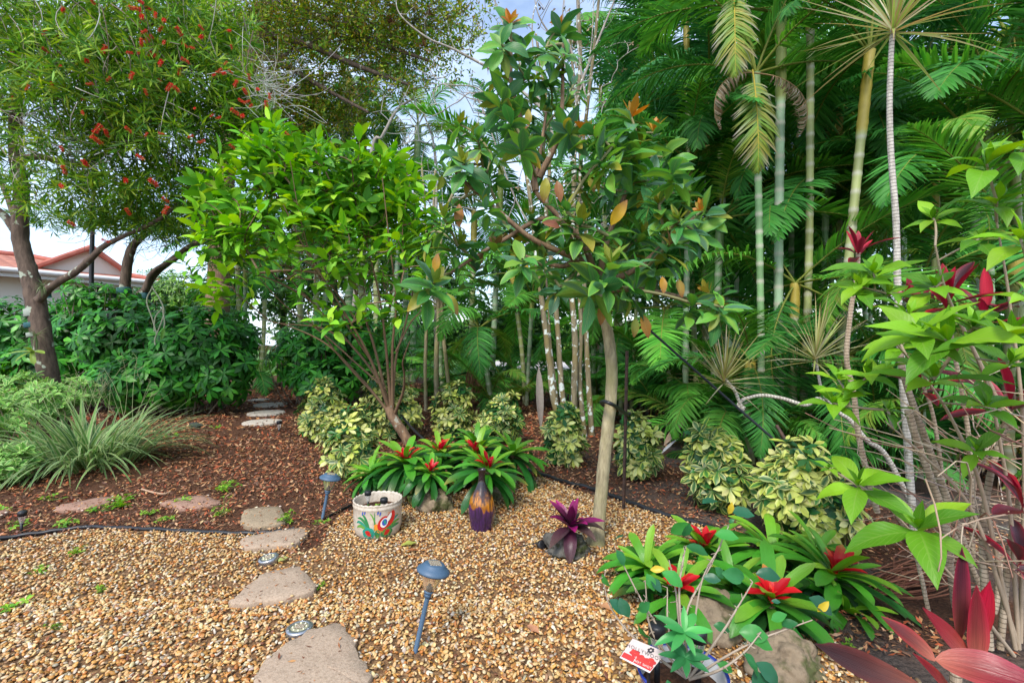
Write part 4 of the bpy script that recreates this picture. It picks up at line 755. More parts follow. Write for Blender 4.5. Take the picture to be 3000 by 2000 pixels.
for a in ((1175, 1608, .10, (.45, .50, .10), 'yellow green fallen leaf in the pebbles in front of the painted pot', .5, .3), (815, 1656, .07, (.45, .50, .16), 'pale green fallen leaf beside the tilted disc light', 1.2, .3), (1195, 1622, .06, (.36, .14, .05), 'brown fallen leaf below the yellow green leaf', .1, .3), (1545, 1845, .07, (.46, .22, .12), 'pinkish brown fallen leaf alone in the pebbles', -.8, .4),
          (1800, 1815, .10, (.62, .36, .03), 'yellow orange fallen leaf left of the hibiscus stems', 1.0, .8), (1790, 1800, .09, (.46, .23, .11), 'tan fallen leaf tucked behind the yellow orange one', 2.2, .5), (1830, 1890, .11, (.46, .22, .07), 'curled orange brown fallen leaf above the printed tag', .9, 1.4), (1600, 1625, .06, (.58, .5, .42), 'bleached curled leaf at the left foot of the mossy rock', 1.5, 1.2)): fallen(*a)
mb = MB(); tube(mb, smooth_path([G(415, 1432, .02), G(450, 1442, .03), G(480, 1446, .02), G(498, 1440, .02)], 5), .008, 6, (.42, .27, .17)); mb.thing('fallen_twig', M['twig'], 'curved reddish twig lying on the mulch behind the pink flagstones', 'twig', org=G(450, 1442))
mb = MB(); leaves(mb, [G(1590, 1355, .02)], [(1, .05, .05)], [(0, -.2, 1)], .42, .05, .3, (.34, .24, .17), 'needle', 8, 5, .6); mb.thing('fallen_spathe', M['dead'], 'dry palm husk lying on the mulch right behind the leaning trunk', 'palm husk', org=G(1590, 1355))
mb = MB(); leaves(mb, [P(1945, 1305, 5.2)], [(.55, .2, .62)], [(-.4, -.6, .4)], .42, .07, .3, (.36, .26, .18), 'lance', 8, 5, .6); leaves(mb, [P(1935, 1330, 5.0)], [(.4, .2, .3)], [(-.4, -.6, .4)], .3, .03, .3, (.5, .5, .5), 'lance', 8, 5, .6); mb.thing('fallen_spathe', M['dead'], 'brown palm husk leaning up beside the variegated shrub at the stake', 'palm husk', org=G(1945, 1320))
mb = MB(); leaves(mb, [P(1578, 1075, 6.3)], [(.04, 0, -1)], [(0, -1, 0)], .85, .10, .15, (.36, .32, .28), 'lance', 8, 5, .6); mb.thing('hanging_spathe', M['dead'], 'grey palm husk hanging straight down left of the lichen trunks', 'palm husk', org=P(1578, 1075, 6.3))
mb = MB(); n = 40; p0 = P(1400, 1045, 8.6) + rng.normal(0, .05, (n, 3)); p1 = np.stack([P(1360 + 60 * q, 1165, 8.6) for q in U(0, 1, n)]) ; twigs(mb, p0, p1, .012, .006, 3, pal((.24, .10, .05), (.32, .15, .08))(n), rng.normal(0, .06, (n, 3)), 4); mb.thing('hanging_roots', M['twig'], 'bunch of reddish brown dead fronds hanging under the middle palms', 'dead fronds', org=P(1400, 1045, 8.6))
mb = MB(); n = 60; p0 = np.stack([G(x, y, .03) for x, y in zip(U(2540, 2620, n), U(1665, 1750, n))]); p1 = p0 + np.c_[U(.25, .5, n), U(.05, .14, n), U(-.01, .03, n)]; twigs(mb, p0, p1, .005, .003, 3, pal((.16, .05, .025), (.26, .10, .05))(n), rng.normal(0, .03, (n, 3)), 4); mb.thing('dead_frond_stalks', M['twig'], 'pile of reddish dead palm stalks on the soil right of the front bromeliads', 'dead fronds', org=G(2600, 1700))
# ------------------------------------------------------------------ palms
def frond_mesh(name, L, arch, pairs, ll, droop, colf, vup=.35, stalk=.16, rachis=(.22, .26, .05), gap=0.0, lw=.030, tipc=None):
    mb = MB(); k = 24; s = np.linspace(0, 1, k); th = arch * s ** 1.4; st = L / (k - 1); y = np.concatenate(([0], np.cumsum(np.cos(th[:-1]) * st))); z = np.concatenate(([0], np.cumsum(-np.sin(th[:-1]) * st)))
    pts = np.c_[np.zeros(k), y, z]; tube(mb, pts[::2], np.linspace(.016, .003, len(pts[::2])) * L / 2, 5, rachis)
    si = np.linspace(stalk, .985, pairs); q = lambda v: np.interp(si, s, v); ctr = np.c_[np.zeros(pairs), q(y), q(z)]; t_ = q(th); T = np.c_[np.zeros(pairs), np.cos(t_), -np.sin(t_)]; Nn = np.c_[np.zeros(pairs), np.sin(t_), np.cos(t_)]
    fr = (si - stalk) / (1 - stalk); fw = 1.15 - .75 * fr; len_ = ll * (1 + .0 * fr) * np.clip(np.sin(math.pi * (fr * .80 + .16)), .12, 1)
    for sd_ in (-1, 1):
        j = rng.normal(0, .07, pairs); f_ = fw + j; v = vup + rng.normal(0, .08, pairs); keep = U(0, 1, pairs) > gap
        d = T * np.cos(f_)[:, None] + np.array((sd_, 0, 0)) * (np.sin(f_) * np.cos(v))[:, None] + Nn * (np.sin(f_) * np.sin(v))[:, None]; nm = Nn * np.cos(v)[:, None] - np.array((sd_, 0, 0)) * np.sin(v)[:, None]
        c_ = colf(pairs); kw = {'tip': tipc(int(keep.sum()))} if tipc else {}
        leaves(mb, ctr[keep], d[keep], nm[keep], (len_ * U(.9, 1.08, pairs))[keep], lw * L / 2 * U(.8, 1.15, pairs)[keep], (droop * U(.6, 1.4, pairs))[keep], c_[keep], 'needle', 3, 3, .35, tip_pow=2, **kw)
    return mb.mesh(name, [M['palm']])
gA = pal((.05, .22, .035), (.07, .27, .045), (.035, .16, .03), jit=.25); gB = pal((.08, .29, .035), (.12, .35, .045), jit=.25); gC = pal((.13, .28, .035), (.22, .33, .05), (.09, .24, .03)); gD = pal((.34, .27, .17), (.24, .17, .10), (.42, .36, .27)); gE = pal((.05, .20, .06), (.07, .24, .08)); gF = pal((.30, .30, .04), (.20, .28, .04), (.38, .30, .06))
FR = {'green': [frond_mesh('frond', 2.2, 1.0, 52, .52, .7, gA), frond_mesh('frond', 2.2, 1.5, 50, .5, 1.0, gA, .2), frond_mesh('frond', 2.2, .6, 54, .55, .5, gB, .45), frond_mesh('frond', 2.2, 1.9, 50, .48, 1.1, gB, .3)],
      'bright': [frond_mesh('frond', 2.2, 1.2, 50, .5, .7, gC), frond_mesh('frond', 2.2, 1.7, 50, .45, .8, gC, .25)], 'blue': [frond_mesh('frond', 2.2, .9, 50, .55, 1.3, gE, .2)],
      'tattered': [frond_mesh('frond', 2.2, 1.7, 44, .5, 1.6, gF, .1, tipc=gD, gap=.12, rachis=(.45, .33, .05)), frond_mesh('frond', 2.2, 2.2, 40, .45, 2.2, gF, 0, tipc=gD, gap=.15, rachis=(.45, .33, .05))], 'hanging': [frond_mesh('frond', 2.2, .5, 46, .62, .9, pal((.16, .30, .04), (.24, .33, .05), (.30, .30, .05)), .15, tipc=pal((.50, .45, .40), (.40, .34, .26), (.22, .26, .06)), gap=.06, rachis=(.5, .40, .06), lw=.034)], 'dead': [frond_mesh('frond', 2.2, 2.2, 40, .42, 2.4, gD, -.3, gap=.2, rachis=(.3, .2, .1))]}
def add_frond(t, at, az, el, sc, kind='green', roll=0.):
    ms = FR[kind]; o = bpy.data.objects.new('frond', ms[int(rng.integers(len(ms)))]); COL.objects.link(o); o.parent = t
    o.matrix_local = Matrix.Translation(Vector(np.asarray(at) - np.array(t['org']))) @ Matrix.Rotation(az, 4, 'Z') @ Matrix.Rotation(el, 4, 'X') @ Matrix.Rotation(roll, 4, 'Y') @ Matrix.Diagonal((sc, sc, sc, 1)); return o
def cane(t, pts, r, tint=0, shaft=True):
    mb = MB(); q = smooth_path(pts, 10); k = len(q); Ls = np.concatenate(([0], np.cumsum(np.linalg.norm(np.diff(q, axis=0), axis=1)))); m = int(Ls[-1] / .035) + 2; li = np.linspace(0, Ls[-1], m); q = np.stack([np.interp(li, Ls, q[:, i]) for i in range(3)], 1)
    ring = (np.floor(li / .17 + U(0, 1)).astype(int)); edge = np.concatenate(([False], np.diff(ring) > 0)); cols = np.array([(.16, .30, .12), (.24, .36, .22), (.28, .32, .12)])[tint] * np.ones((m, 3)); cols = cols * (1 + .25 * np.sin(ring * 2.1))[:, None]
    lo = np.clip(1 - li / 1.2, 0, 1)[:, None]; cols = cols * (1 - lo * .5) + np.array((.36, .32, .20)) * lo * .5; cols[edge] = (.40, .40, .30)
    if shaft: sh = np.clip((li - Ls[-1] * .8) * 20, 0, 1)[:, None]; cols = cols * (1 - sh) + np.array(((.16, .26, .10), (.26, .30, .07), (.38, .30, .05))[tint]) * sh
    rad = r * (1 + .10 * edge) * np.where(li > Ls[-1] * .8, 1.18, 1.0); tube(mb, q, rad, 10, cols); mb.build('cane', M['cane'], t)
def palm(px, Y, label, canes, sc=1.0, low=0, kinds=('green',), name='cane_palm', group='cane palms', nf=8, el=(-.35, 1.25), r=.045, lowel=(.2, 1.2)):
    """canes: (top_px, top_py, lean) where the crown of each cane sits, seen from here; low: fronds rising straight from the ground"""
    base = GX(px, Y); t = empty(name, base, label, 'palm', group)
    for i, (tx, ty, dY) in enumerate(canes):
        top = P(tx, ty, Y + dY); b0 = base + (U(-.35, .35), U(-.2, .2), -.02) if len(canes) > 1 else base; b0[0] = b0[0] * .5 + top[0] * .5 if len(canes) > 1 else b0[0]
        cane(t, [b0, b0 * .6 + top * .4 + (U(-.05, .05), 0, 0), top], r * U(.85, 1.1), int(rng.integers(3))); a0 = U(0, 6.28)
        for j in range(nf): fr = j / max(1, nf - 1); add_frond(t, top, a0 + j * 2.399 + U(-.3, .3), el[0] + (el[1] - el[0]) * fr ** .8 + U(-.12, .12), sc * U(.85, 1.1), kinds[int(rng.integers(len(kinds)))], U(-.3, .3))
    a0 = U(0, 6.28)
    for j in range(low): add_frond(t, base + (U(-.3, .3), U(-.2, .2), U(.0, .5)), a0 + j * 2.399 + U(-.3, .3), U(*lowel), sc * U(.7, 1.0), kinds[int(rng.integers(len(kinds)))], U(-.3, .3))
    return t
G1 = ('green', 'green', 'green', 'blue')
# the wall of cane palms on the right
PA = palm(2232, 4.7, 'cane palm whose pale ringed cane rises straight behind the tattered hanging frond', [(2215, 215, 0)], .8, 0, G1, nf=7, el=(.3, 1.35), r=.034)
palm(2285, 5.0, 'cane palm with a thick green cane right of the tattered hanging frond', [(2290, 40, 0)], .9, 0, G1, nf=7, el=(.35, 1.35), r=.04)
palm(2345, 5.0, 'tallest cane palm, pale blue green cane running out of the top of the picture', [(2374, -220, 0)], 1.0, 0, G1, nf=7, el=(.1, 1.3), r=.042)
palm(2450, 4.6, 'cane palm with a leaning cane and yellow brown sheath left of the tall dracaena stem', [(2548, 150, 0)], .8, 0, G1, nf=7, el=(.25, 1.35), r=.042)
palm(2300, 7.0, 'cane palm with two hidden canes close behind the middle pale canes', [(2180, 330, 0), (2420, 260, .3)], 1.05, 7, G1)
palm(2060, 7.2, 'cane palm left of the hanging frond, behind the avocado crown', [(2080, 260, 0), (2010, 60, .4), (2140, 160, .3)], 1.05, 8, G1)
palm(1950, 8.6, 'slim cane palm behind the right side of the avocado crown', [(1930, 420, 0), (1890, 200, .6), (2000, 330, .4)], 1.1, 8, G1)
palm(2700, 6.2, 'cane palm behind the tall dracaena head at the upper right', [(2680, 240, 0), (2790, 60, .5)], 1.05, 8, G1)
palm(2900, 5.4, 'cane palm filling the upper right corner', [(2850, 330, 0), (2960, 120, .4)], 1.05, 9, ('green', 'green', 'blue', 'bright'))
palm(3130, 4.4, 'cane palm leaning in from beyond the right edge', [(3120, 420, 0), (3230, 150, .3)], 1.0, 8, ('green', 'bright', 'green'))
palm(2180, 9.5, 'shaded cane palm at the back, behind the middle canes', [(2160, 380, 0), (2260, 480, .5), (2420, 330, .5)], 1.2, 9, ('green',))
palm(2560, 9.2, 'shaded cane palm at the back, between the leaning cane and dracaena stem', [(2540, 420, 0), (2640, 180, .5), (2450, 60, .5)], 1.25, 9, ('green',))
palm(2840, 8.4, 'shaded cane palm at the back of the right edge', [(2800, 480, 0), (2900, 260, .5), (3010, 420, .5)], 1.2, 9, ('green',))
palm(1840, 10.5, 'shaded cane palm at the back, right of the lichen trunks', [(1820, 470, 0), (1760, 260, .6), (1890, 80, .6)], 1.3, 10, ('green',))
# named fronds of these palms
add_frond(PA, P(2205, 205, 4.5), 2.95, -1.22, .47, 'hanging'); add_frond(PA, P(2150, -30, 4.5), 2.75, -1.1, .45, 'hanging'); add_frond(PA, P(2215, 215, 4.6), -1.75, -.2, .42, 'dead'); add_frond(PA, P(2215, 215, 4.6), 1.9, -.1, .42, 'dead')
# low palms under the canes
palm(2080, 5.9, 'low palm with big drooping fronds behind the two spiky dracaena heads', [(2110, 640, 0)], .82, 9, ('green', 'green', 'bright'), 'low_palm', 'low palms along the back of the bed', 8, (-.6, .9))
palm(2330, 5.0, 'low palm with fronds hanging to the soil behind the curved dracaena stems', [(2330, 830, 0)], .72, 9, ('green',), 'low_palm', 'low palms along the back of the bed', 8, (-.7, .9))
palm(2200, 4.9, 'low dark palm with fronds resting on the soil right of the guy rope', [(2200, 1060, 0)], .62, 7, ('green',), 'low_palm', 'low palms along the back of the bed', 8, (-.5, .7))
palm(2480, 4.6, 'low dark palm between the ringed cordyline stems', [(2480, 1040, 0)], .66, 7, ('green',), 'low_palm', 'low palms along the back of the bed', 8, (-.5, .8))
palm(2700, 4.4, 'low palm behind the red cordyline heads', [(2700, 820, 0)], .72, 8, ('green', 'green', 'bright'), 'low_palm', 'low palms along the back of the bed', 9, (-.5, .8))
palm(2960, 4.0, 'low palm with yellowing fronds at the right edge', [(2980, 700, 0)], .78, 7, ('bright', 'green', 'tattered'), 'low_palm', 'low palms along the back of the bed', 9, (-.5, .8))
palm(1960, 7.0, 'low palm behind the stake and the leaning trunk', [(1950, 900, 0)], .85, 9, ('green',), 'low_palm', 'low palms along the back of the bed', 9, (-.5, .8))
palm(1440, 8.4, 'low palm with yellow green fronds over the hanging dead roots', [(1405, 960, 0)], .78, 8, ('green', 'bright', 'green'), 'low_palm', 'low palms along the back of the bed', 9, (-.3, .9))
palm(1530, 9.4, 'low palm with dark fronds close behind the lichen trunks', [(1560, 870, 0), (1500, 800, .3)], .95, 8, ('green',), 'low_palm', 'low palms along the back of the bed', 8, (-.3, 1.0))
palm(1300, 9.8, 'low palm with drooping fronds behind the three thin trunks', [(1290, 900, 0)], .9, 8, ('green',), 'low_palm', 'low palms along the back of the bed', 9, (-.3, 1.0))
palm(1720, 9.5, 'low palm in the shade right behind the lichen trunks', [(1740, 900, 0), (1800, 760, .3)], .95, 9, ('green',), 'low_palm', 'low palms along the back of the bed', 8, (-.3, 1.0))
palm(1820, 8.0, 'low palm with fronds touching the lawn behind the leaning trunk', [(1830, 980, 0)], .75, 8, ('green',), 'low_palm', 'low palms along the back of the bed', 8, (-.4, .8))
# more fronds closing the wall between the canes
for i, (px, Y, cs, sc_, lo_, lb) in enumerate(((2010, 6.2, [(2020, 480, 0)], .85, 4, 'mid height palm just right of the avocado crown'), (2150, 6.4, [(2160, 560, 0), (2110, 420, .2)], .85, 4, 'mid height palm between the hanging frond and the avocado'), (2280, 6.2, [(2260, 600, 0), (2320, 480, .3)], .85, 4, 'mid height palm behind the two straight middle canes'),
    (2420, 5.8, [(2420, 520, 0)], .85, 4, 'mid height palm just left of the leaning cane foot'), (2480, 6.4, [(2460, 300, 0), (2420, 420, .3)], .9, 3, 'mid height palm whose fronds show between the tall canes and the dracaena stem'), (2720, 5.0, [(2740, 520, 0)], .8, 3, 'mid height palm right of the tall dracaena stem with a broad arching frond'),
    (2860, 4.8, [(2860, 420, 0), (2900, 240, .2)], .85, 3, 'mid height palm with broad fronds high at the right edge'), (2600, 6.6, [(2590, 520, 0), (2650, 360, .3)], .9, 4, 'mid height palm right behind the dracaena stem'), (1880, 8.0, [(1880, 600, 0), (1800, 480, .3)], .95, 5, 'mid height palm seen through the avocado leaves'), (2080, 8.4, [(2060, 700, 0), (2130, 300, .2)], 1.0, 5, 'mid height palm in the deep shade behind the hanging frond'), (2350, 8.2, [(2340, 640, 0), (2280, 260, .2), (2420, 150, .2)], 1.0, 5, 'mid height palm in the deep shade behind the straight canes'))):
    palm(px, Y, lb, cs, sc_, lo_, ('green', 'green', 'green', 'bright') if i % 2 else ('green',), 'cane_palm', 'cane palms', 10, (-.75, 1.1), .035, (.1, 1.0))
# middle distance palms beyond the garden
palm(1030, 13.5, 'tall thin palm with a loose ragged crown against the sky, left of the gap', [(1015, 215, 0)], 1.15, 0, ('green', 'blue', 'tattered'), 'tall_palm', 'palms beyond the garden', 11, (-.7, 1.3), .10)
palm(1068, 15, 'palm with a bare grey trunk and a small crown below the thin tall palm', [(1060, 330, 0)], 1.0, 0, ('bright', 'tattered'), 'tall_palm', 'palms beyond the garden', 11, (-.7, 1.2), .12)
palm(1200, 15, 'dark palm crown right of the grey palm trunk, against the sky', [(1225, 370, 0), (1180, 450, .5)], 1.25, 4, ('green', 'bright'), 'tall_palm', 'palms beyond the garden', 9, (-.6, 1.2), .09)
palm(900, 14, 'clump of golden green palms behind the twiggy shrub', [(930, 420, 0), (860, 520, .5), (990, 480, .3)], 1.25, 6, ('bright', 'green', 'tattered'), 'tall_palm', 'palms beyond the garden', 8, (-.5, 1.2), .08)
palm(1420, 11, 'palm with one arched frond over the sky between the shrubs', [(1470, 480, 0), (1390, 620, .4)], 1.15, 6, ('green',), 'tall_palm', 'palms beyond the garden', 8, (-.4, 1.1), .07)
palm(1120, 12, 'dense palm behind the right half of the twiggy shrub', [(1100, 640, 0), (1180, 590, .5)], 1.1, 9, ('green',), 'tall_palm', 'palms beyond the garden', 8, (-.4, 1.1), .07)
palm(735, 12.5, 'dark clustered palm at the end of the stepping stone path', [(720, 760, 0), (780, 700, .4), (690, 640, .3)], 1.1, 8, ('green',), 'tall_palm', 'palms beyond the garden', 7, (-.4, 1.1), .06)

# ------------------------------------------------------------------ broad leaved trees
def poly(pxs, Y): return smooth_path(np.array([P(a, c, Y if not callable(Y) else Y(i)) if len(q) == 0 else P(a, c, q[0]) for i, (a, c, *q) in enumerate(pxs)]), 6)
def limb(name, mat, parent, pts, r0, r1, n=10, jit=.08, pw=1.0):
    mb = MB(); q = np.asarray(pts); tube(mb, q, r0 + (r1 - r0) * np.linspace(0, 1, len(q)) ** pw, n, jit=jit); return mb.build(name, mat, parent)
# bottlebrush
bb = GX(150, 6.4); t = empty('bottlebrush_tree', bb, 'leaning dark trunked bottlebrush tree with red brush flowers at the left', 'tree'); BT = t
limb('trunk', M['bark_dark'], t, poly([(175, 1275), (140, 1090), (108, 900), (85, 800), (60, 700), (62, 560), (45, 420), (52, 260), (80, 90), (95, -80)], 6.4), .125, .05, 12)
limb('branch', M['bark_dark'], t, poly([(112, 880), (150, 840), (230, 790), (300, 725), (345, 700), (470, 640), (560, 560)], 6.3), .055, .018, 8)
limb('branch', M['bark_dark'], t, poly([(70, 720), (20, 640), (-40, 590), (-120, 520)], 6.5), .06, .03, 8)
limb('branch', M['bark_dark'], t, poly([(50, 470), (120, 460), (230, 480), (350, 430), (480, 380)], 6.2), .05, .015, 8)
limb('branch', M['bark_dark'], t, poly([(48, 240), (110, 170), (240, 150), (380, 90), (500, 60)], 6.2), .05, .015, 8)
limb('branch', M['bark_dark'], t, poly([(52, 330), (-30, 260), (-120, 200)], 6.3), .045, .02, 8)
bl = [B(150, 120, 5.9, 230, 160), B(420, 80, 6.0, 220, 170), B(300, 260, 5.8, 260, 150), B(560, 230, 6.1, 200, 150), B(700, 330, 6.4, 110, 110), B(470, 400, 6.1, 210, 120), B(200, 430, 6.0, 170, 110, w=.5), B(-60, 300, 6.2, 140, 260), B(620, 90, 6.4, 150, 110), B(330, 560, 6.2, 170, 85, w=.75), B(520, 560, 6.4, 150, 100, w=.8), B(230, 640, 6.3, 130, 50, w=.5), B(90, 560, 6.1, 90, 90, w=.4), B(430, 660, 6.5, 110, 45, w=.6), B(770, 390, 6.6, 70, 60)]
tp, nr = in_blobs(bl, 2900, .2); mb = MB(); tax = unit(nr * .5 + rng.normal(0, .5, nr.shape) + (0, -.1, -.05))
rosettes(mb, tp, tax, 12, (.5, 1.6), (.11, .20), (.11, .16), (-.4, .5), pal((.10, .26, .025), (.17, .38, .03), (.06, .18, .02), (.25, .44, .04), (.34, .48, .05), jit=.25), shape='lance', m=2, cols=3, spread=.12, fold=.1); mb.build('foliage', M['leaf'], t)
mb = MB(); k = rng.choice(len(tp), 620, False); q = tp[k]; L_ = U(.25, .7, 620); up = np.c_[rng.normal(-.25, .35, 620), rng.normal(0, .3, 620), U(.3, 1, 620)]; twigs(mb, q + unit(up) * L_[:, None], q, .0065, .003, 4, pal((.42, .40, .36), (.30, .26, .22), (.20, .15, .11))(620), rng.normal(0, .07, (620, 3)), 5)
for cx, cy in ((120, 330), (200, 420), (330, 410), (420, 330), (770, 250)):
    n = 70; p0 = P(cx, cy, 6.0) + rng.normal(0, .12, (n, 3)); twigs(mb, p0, p0 + np.c_[rng.normal(.2, .3, n), rng.normal(0, .2, n), rng.normal(-.05, .22, n)], .004, .0025, 3, pal((.50, .49, .46), (.38, .36, .33))(n), rng.normal(0, .07, (n, 3)), 4)
mb.build('twigs', M['twig'], t)
fm = MB(); n = 150; z = U(-.055, .055, n); a = U(0, 6.28, n); d = np.stack([np.cos(a), np.sin(a), U(-.1, .3, n)], 1); leaves(fm, np.c_[np.zeros((n, 2)), z], d, rng.normal(size=(n, 3)), U(.026, .036, n), .0045, .1, pal((.62, .012, .012), (.50, .01, .01), (.72, .03, .02))(n), 'needle', 2, 2, tip=(.75, .10, .03), tip_pow=6); tube(fm, [(0, 0, -.08), (0, 0, .06)], .006, 5, (.35, .22, .05)); FM = fm.mesh('flower', [M['petal']])
FL = [(75, 97, 1.3), (270, 3, .8), (185, 30, .9), (365, 35, 1), (395, 25, 1.2), (415, 50, 1), (435, 25, .9), (455, 45, .8), (480, 60, .9), (470, 85, .8), (525, 92, 1), (590, 108, .9), (563, 140, .7), (305, 145, 1.1), (415, 125, .9), (437, 115, 1.2), (480, 125, .7), (255, 178, 1.1), (445, 165, .9), (470, 185, 1), (543, 178, .9), (525, 210, .9), (385, 222, 1), (318, 232, .7), (185, 252, .8), (495, 255, 1), (513, 258, 1), (655, 215, .8), (718, 268, .8), (690, 245, .9), (246, 290, .7), (755, 262, .8), (708, 297, .8), (725, 298, .7), (688, 328, 1), (710, 340, 1), (780, 308, 1), (790, 282, .7), (285, 378, 1.3), (312, 390, 1), (283, 410, 1.2), (376, 380, .8), (842, 395, .9), (590, 415, .8), (680, 430, .7), (250, 478, 1.1), (188, 498, 1), (410, 460, .9), (368, 530, 1.1), (450, 535, 1.2), (180, 545, .9), (565, 577, .9), (485, 585, .8), (485, 615, 1.1), (375, 620, .9), (210, 655, .9), (310, 705, .8), (640, 345, .7), (735, 310, .6), (412, 5, .8)]
FL += [(int(U(20, 760)), int(U(20, 470)), U(.5, .8)) for _ in range(34)]
for i, (px, py, s) in enumerate(FL):
    o = bpy.data.objects.new('flower', FM); COL.objects.link(o); o.parent = t; o.location = Vector(P(px, py, 5.25 + .3 * (i % 3 == 0)) - bb); o.rotation_euler = (U(-1.2, 1.2), U(-1.4, 1.4), U(0, 6)); o.scale = (s * .85,) * 3
limb('branch', M['bark_dark'], t, poly([(110, 935), (60, 700, 6.9), (30, 600, 7.1), (-20, 480, 7.2)], 6.5), .05, .03)
# a second, leaning bottlebrush behind the bush
t = empty('leaning_tree', GX(375, 9.2), 'dark leaning double trunk with teal ties rising behind the big green bush', 'tree')
limb('trunk', M['bark_dark'], t, poly([(345, 1185), (358, 930), (370, 800), (385, 730), (420, 690), (500, 640)], 9.2), .115, .05); limb('trunk', M['bark_dark'], t, poly([(380, 1160), (400, 900), (425, 850), (455, 800), (520, 750), (560, 720), (640, 690)], 9.1), .09, .04)
limb('branch', M['bark_dark'], t, poly([(425, 850), (445, 800), (500, 765), (545, 745)], 9.0), .05, .03)
mb = MB(); tp, nr = in_blobs([B(560, 660, 8.8, 170, 60), B(420, 640, 9, 140, 60), B(680, 660, 9, 90, 90), B(640, 740, 9.2, 60, 50), B(160, 640, 9.5, 120, 40)], 420, .3); rosettes(mb, tp, unit(nr + rng.normal(0, .5, nr.shape)), 12, (.5, 1.6), (.12, .2), (.09, .13), (-.4, .5), pal((.03, .12, .02), (.06, .19, .03), (.10, .25, .04)), m=2, cols=2, spread=.1); mb.build('foliage', M['leaf'], t)
mb = MB(); p, _ = in_blobs([B(560, 680, 8.8, 170, 60), B(680, 700, 9, 90, 80), B(400, 690, 8.9, 120, 40)], 300, .1); twigs(mb, p, p + rng.normal(0, .25, p.shape), .006, .003, 3, (.09, .06, .045), rng.normal(0, .05, p.shape), 3); mb.build('twigs', M['twig'], t)
b = NB('teal_tie'); M['teal'] = b.done(b.n('BsdfPrincipled', Base__Color=(.015, .09, .105, 1), Roughness=.7).outputs[0]); b = NB('grey_tie'); M['tie'] = b.done(b.n('BsdfPrincipled', Base__Color=(.30, .34, .29, 1), Roughness=.7).outputs[0])
def tie(px, py, Y, r, mat, label, h=.05):
    c = P(px, py, Y); mb = MB(); lathe(mb, [(r, -h), (r * 1.04, -h * .9), (r * 1.03, 0), (r * 1.04, h * .9), (r, h)], 20, M=Matrix.Translation(Vector(c)) @ Matrix.Rotation(-.12, 4, 'Y')); mb.thing('trunk_tie', mat, label, 'tie', 'cloth ties round the trunks', org=c)
tie(101, 916, 6.4, .106, M['tie'], 'pale grey green tie, the middle one on the bottlebrush trunk'); tie(104, 952, 6.4, .112, M['teal'], 'teal tie below the pale one on the bottlebrush trunk', .035); tie(112, 980, 6.4, .115, M['tie'], 'lowest pale tie on the bottlebrush trunk, above the grassy air plant', .03); tie(132, 865, 6.35, .06, M['teal'], 'teal tie where the bottlebrush limb forks off', .03); tie(364, 852, 9.2, .118, M['teal'], 'faded blue tie on the left leaning trunk behind the bush', .06); tie(424, 868, 9.1, .095, M['teal'], 'teal tie on the right leaning trunk behind the bush', .06)
# air plants and an orchid tied to the trunk
def airplant(px, py, Y, n, L, label, k=(.3, 1.4), w=.008, col=None):
    c = P(px, py, Y); mb = MB(); d = unit(rng.normal(0, 1, (n, 3)) + (0, -.6, .35)); leaves(mb, np.repeat(c[None], n, 0), d, np.cross(np.cross(d, (0, 0, 1)), d), U(L * .6, L, n), w, U(k[0], k[1], n), (col or pal((.20, .26, .12), (.12, .18, .07)))(n), 'sword', 6, 2); mb.thing('air_plant', M['leaf'], label, 'air plant', 'plants tied to the trunks', org=c)
airplant(105, 985, 6.2, 60, .36, 'grassy air plant tied to the lower bottlebrush trunk'); airplant(125, 838, 6.15, 45, .18, 'small spiky air plant at the fork of the bottlebrush'); airplant(305, 858, 8.9, 40, .2, 'small spiky air plant against the house window')
c = P(95, 1030, 6.1); mb = MB(); leaves(mb, np.repeat(c[None], 5, 0), [(-.9, -.3, .1), (.8, -.3, .15), (.1, -.6, .5), (-.5, -.5, -.3), (.4, -.4, -.6)], np.repeat([(0, -.4, 1)], 5, 0), [.32, .22, .15, .2, .18], .06, .6, (.26, .38, .06), 'strap', 7, 5); mb.thing('orchid', M['leaf_gloss'], 'orchid with long yellow green strap leaves on the bottlebrush trunk', 'orchid', 'plants tied to the trunks', org=c)
c = P(445, 850, 7.6); t = empty('vanilla_vine', c, 'leggy hanging orchid with pale looping stems in front of the big bush', 'orchid', 'plants tied to the trunks'); mb = MB()
for q in ([(445, 840), (470, 880), (480, 920), (455, 990), (455, 1010)], [(448, 840), (430, 880), (445, 930), (460, 980)], [(478, 900), (455, 930), (452, 970)], [(475, 900), (482, 940), (480, 965)]): tube(mb, poly(q, 7.6), .010, 6, (.42, .44, .30))
mb.build('stem', M['twig'], t); mb = MB(); leaves(mb, [P(480, 960, 7.55), P(462, 975, 7.5)], [(.1, -.3, -.8), (.3, -.5, .1)], [(.7, -.7, 0), (0, -.4, 1)], [.2, .12], .06, .4, (.16, .34, .06), 'oval', 5, 5); mb.build('leaves', M['leaf_gloss'], t)

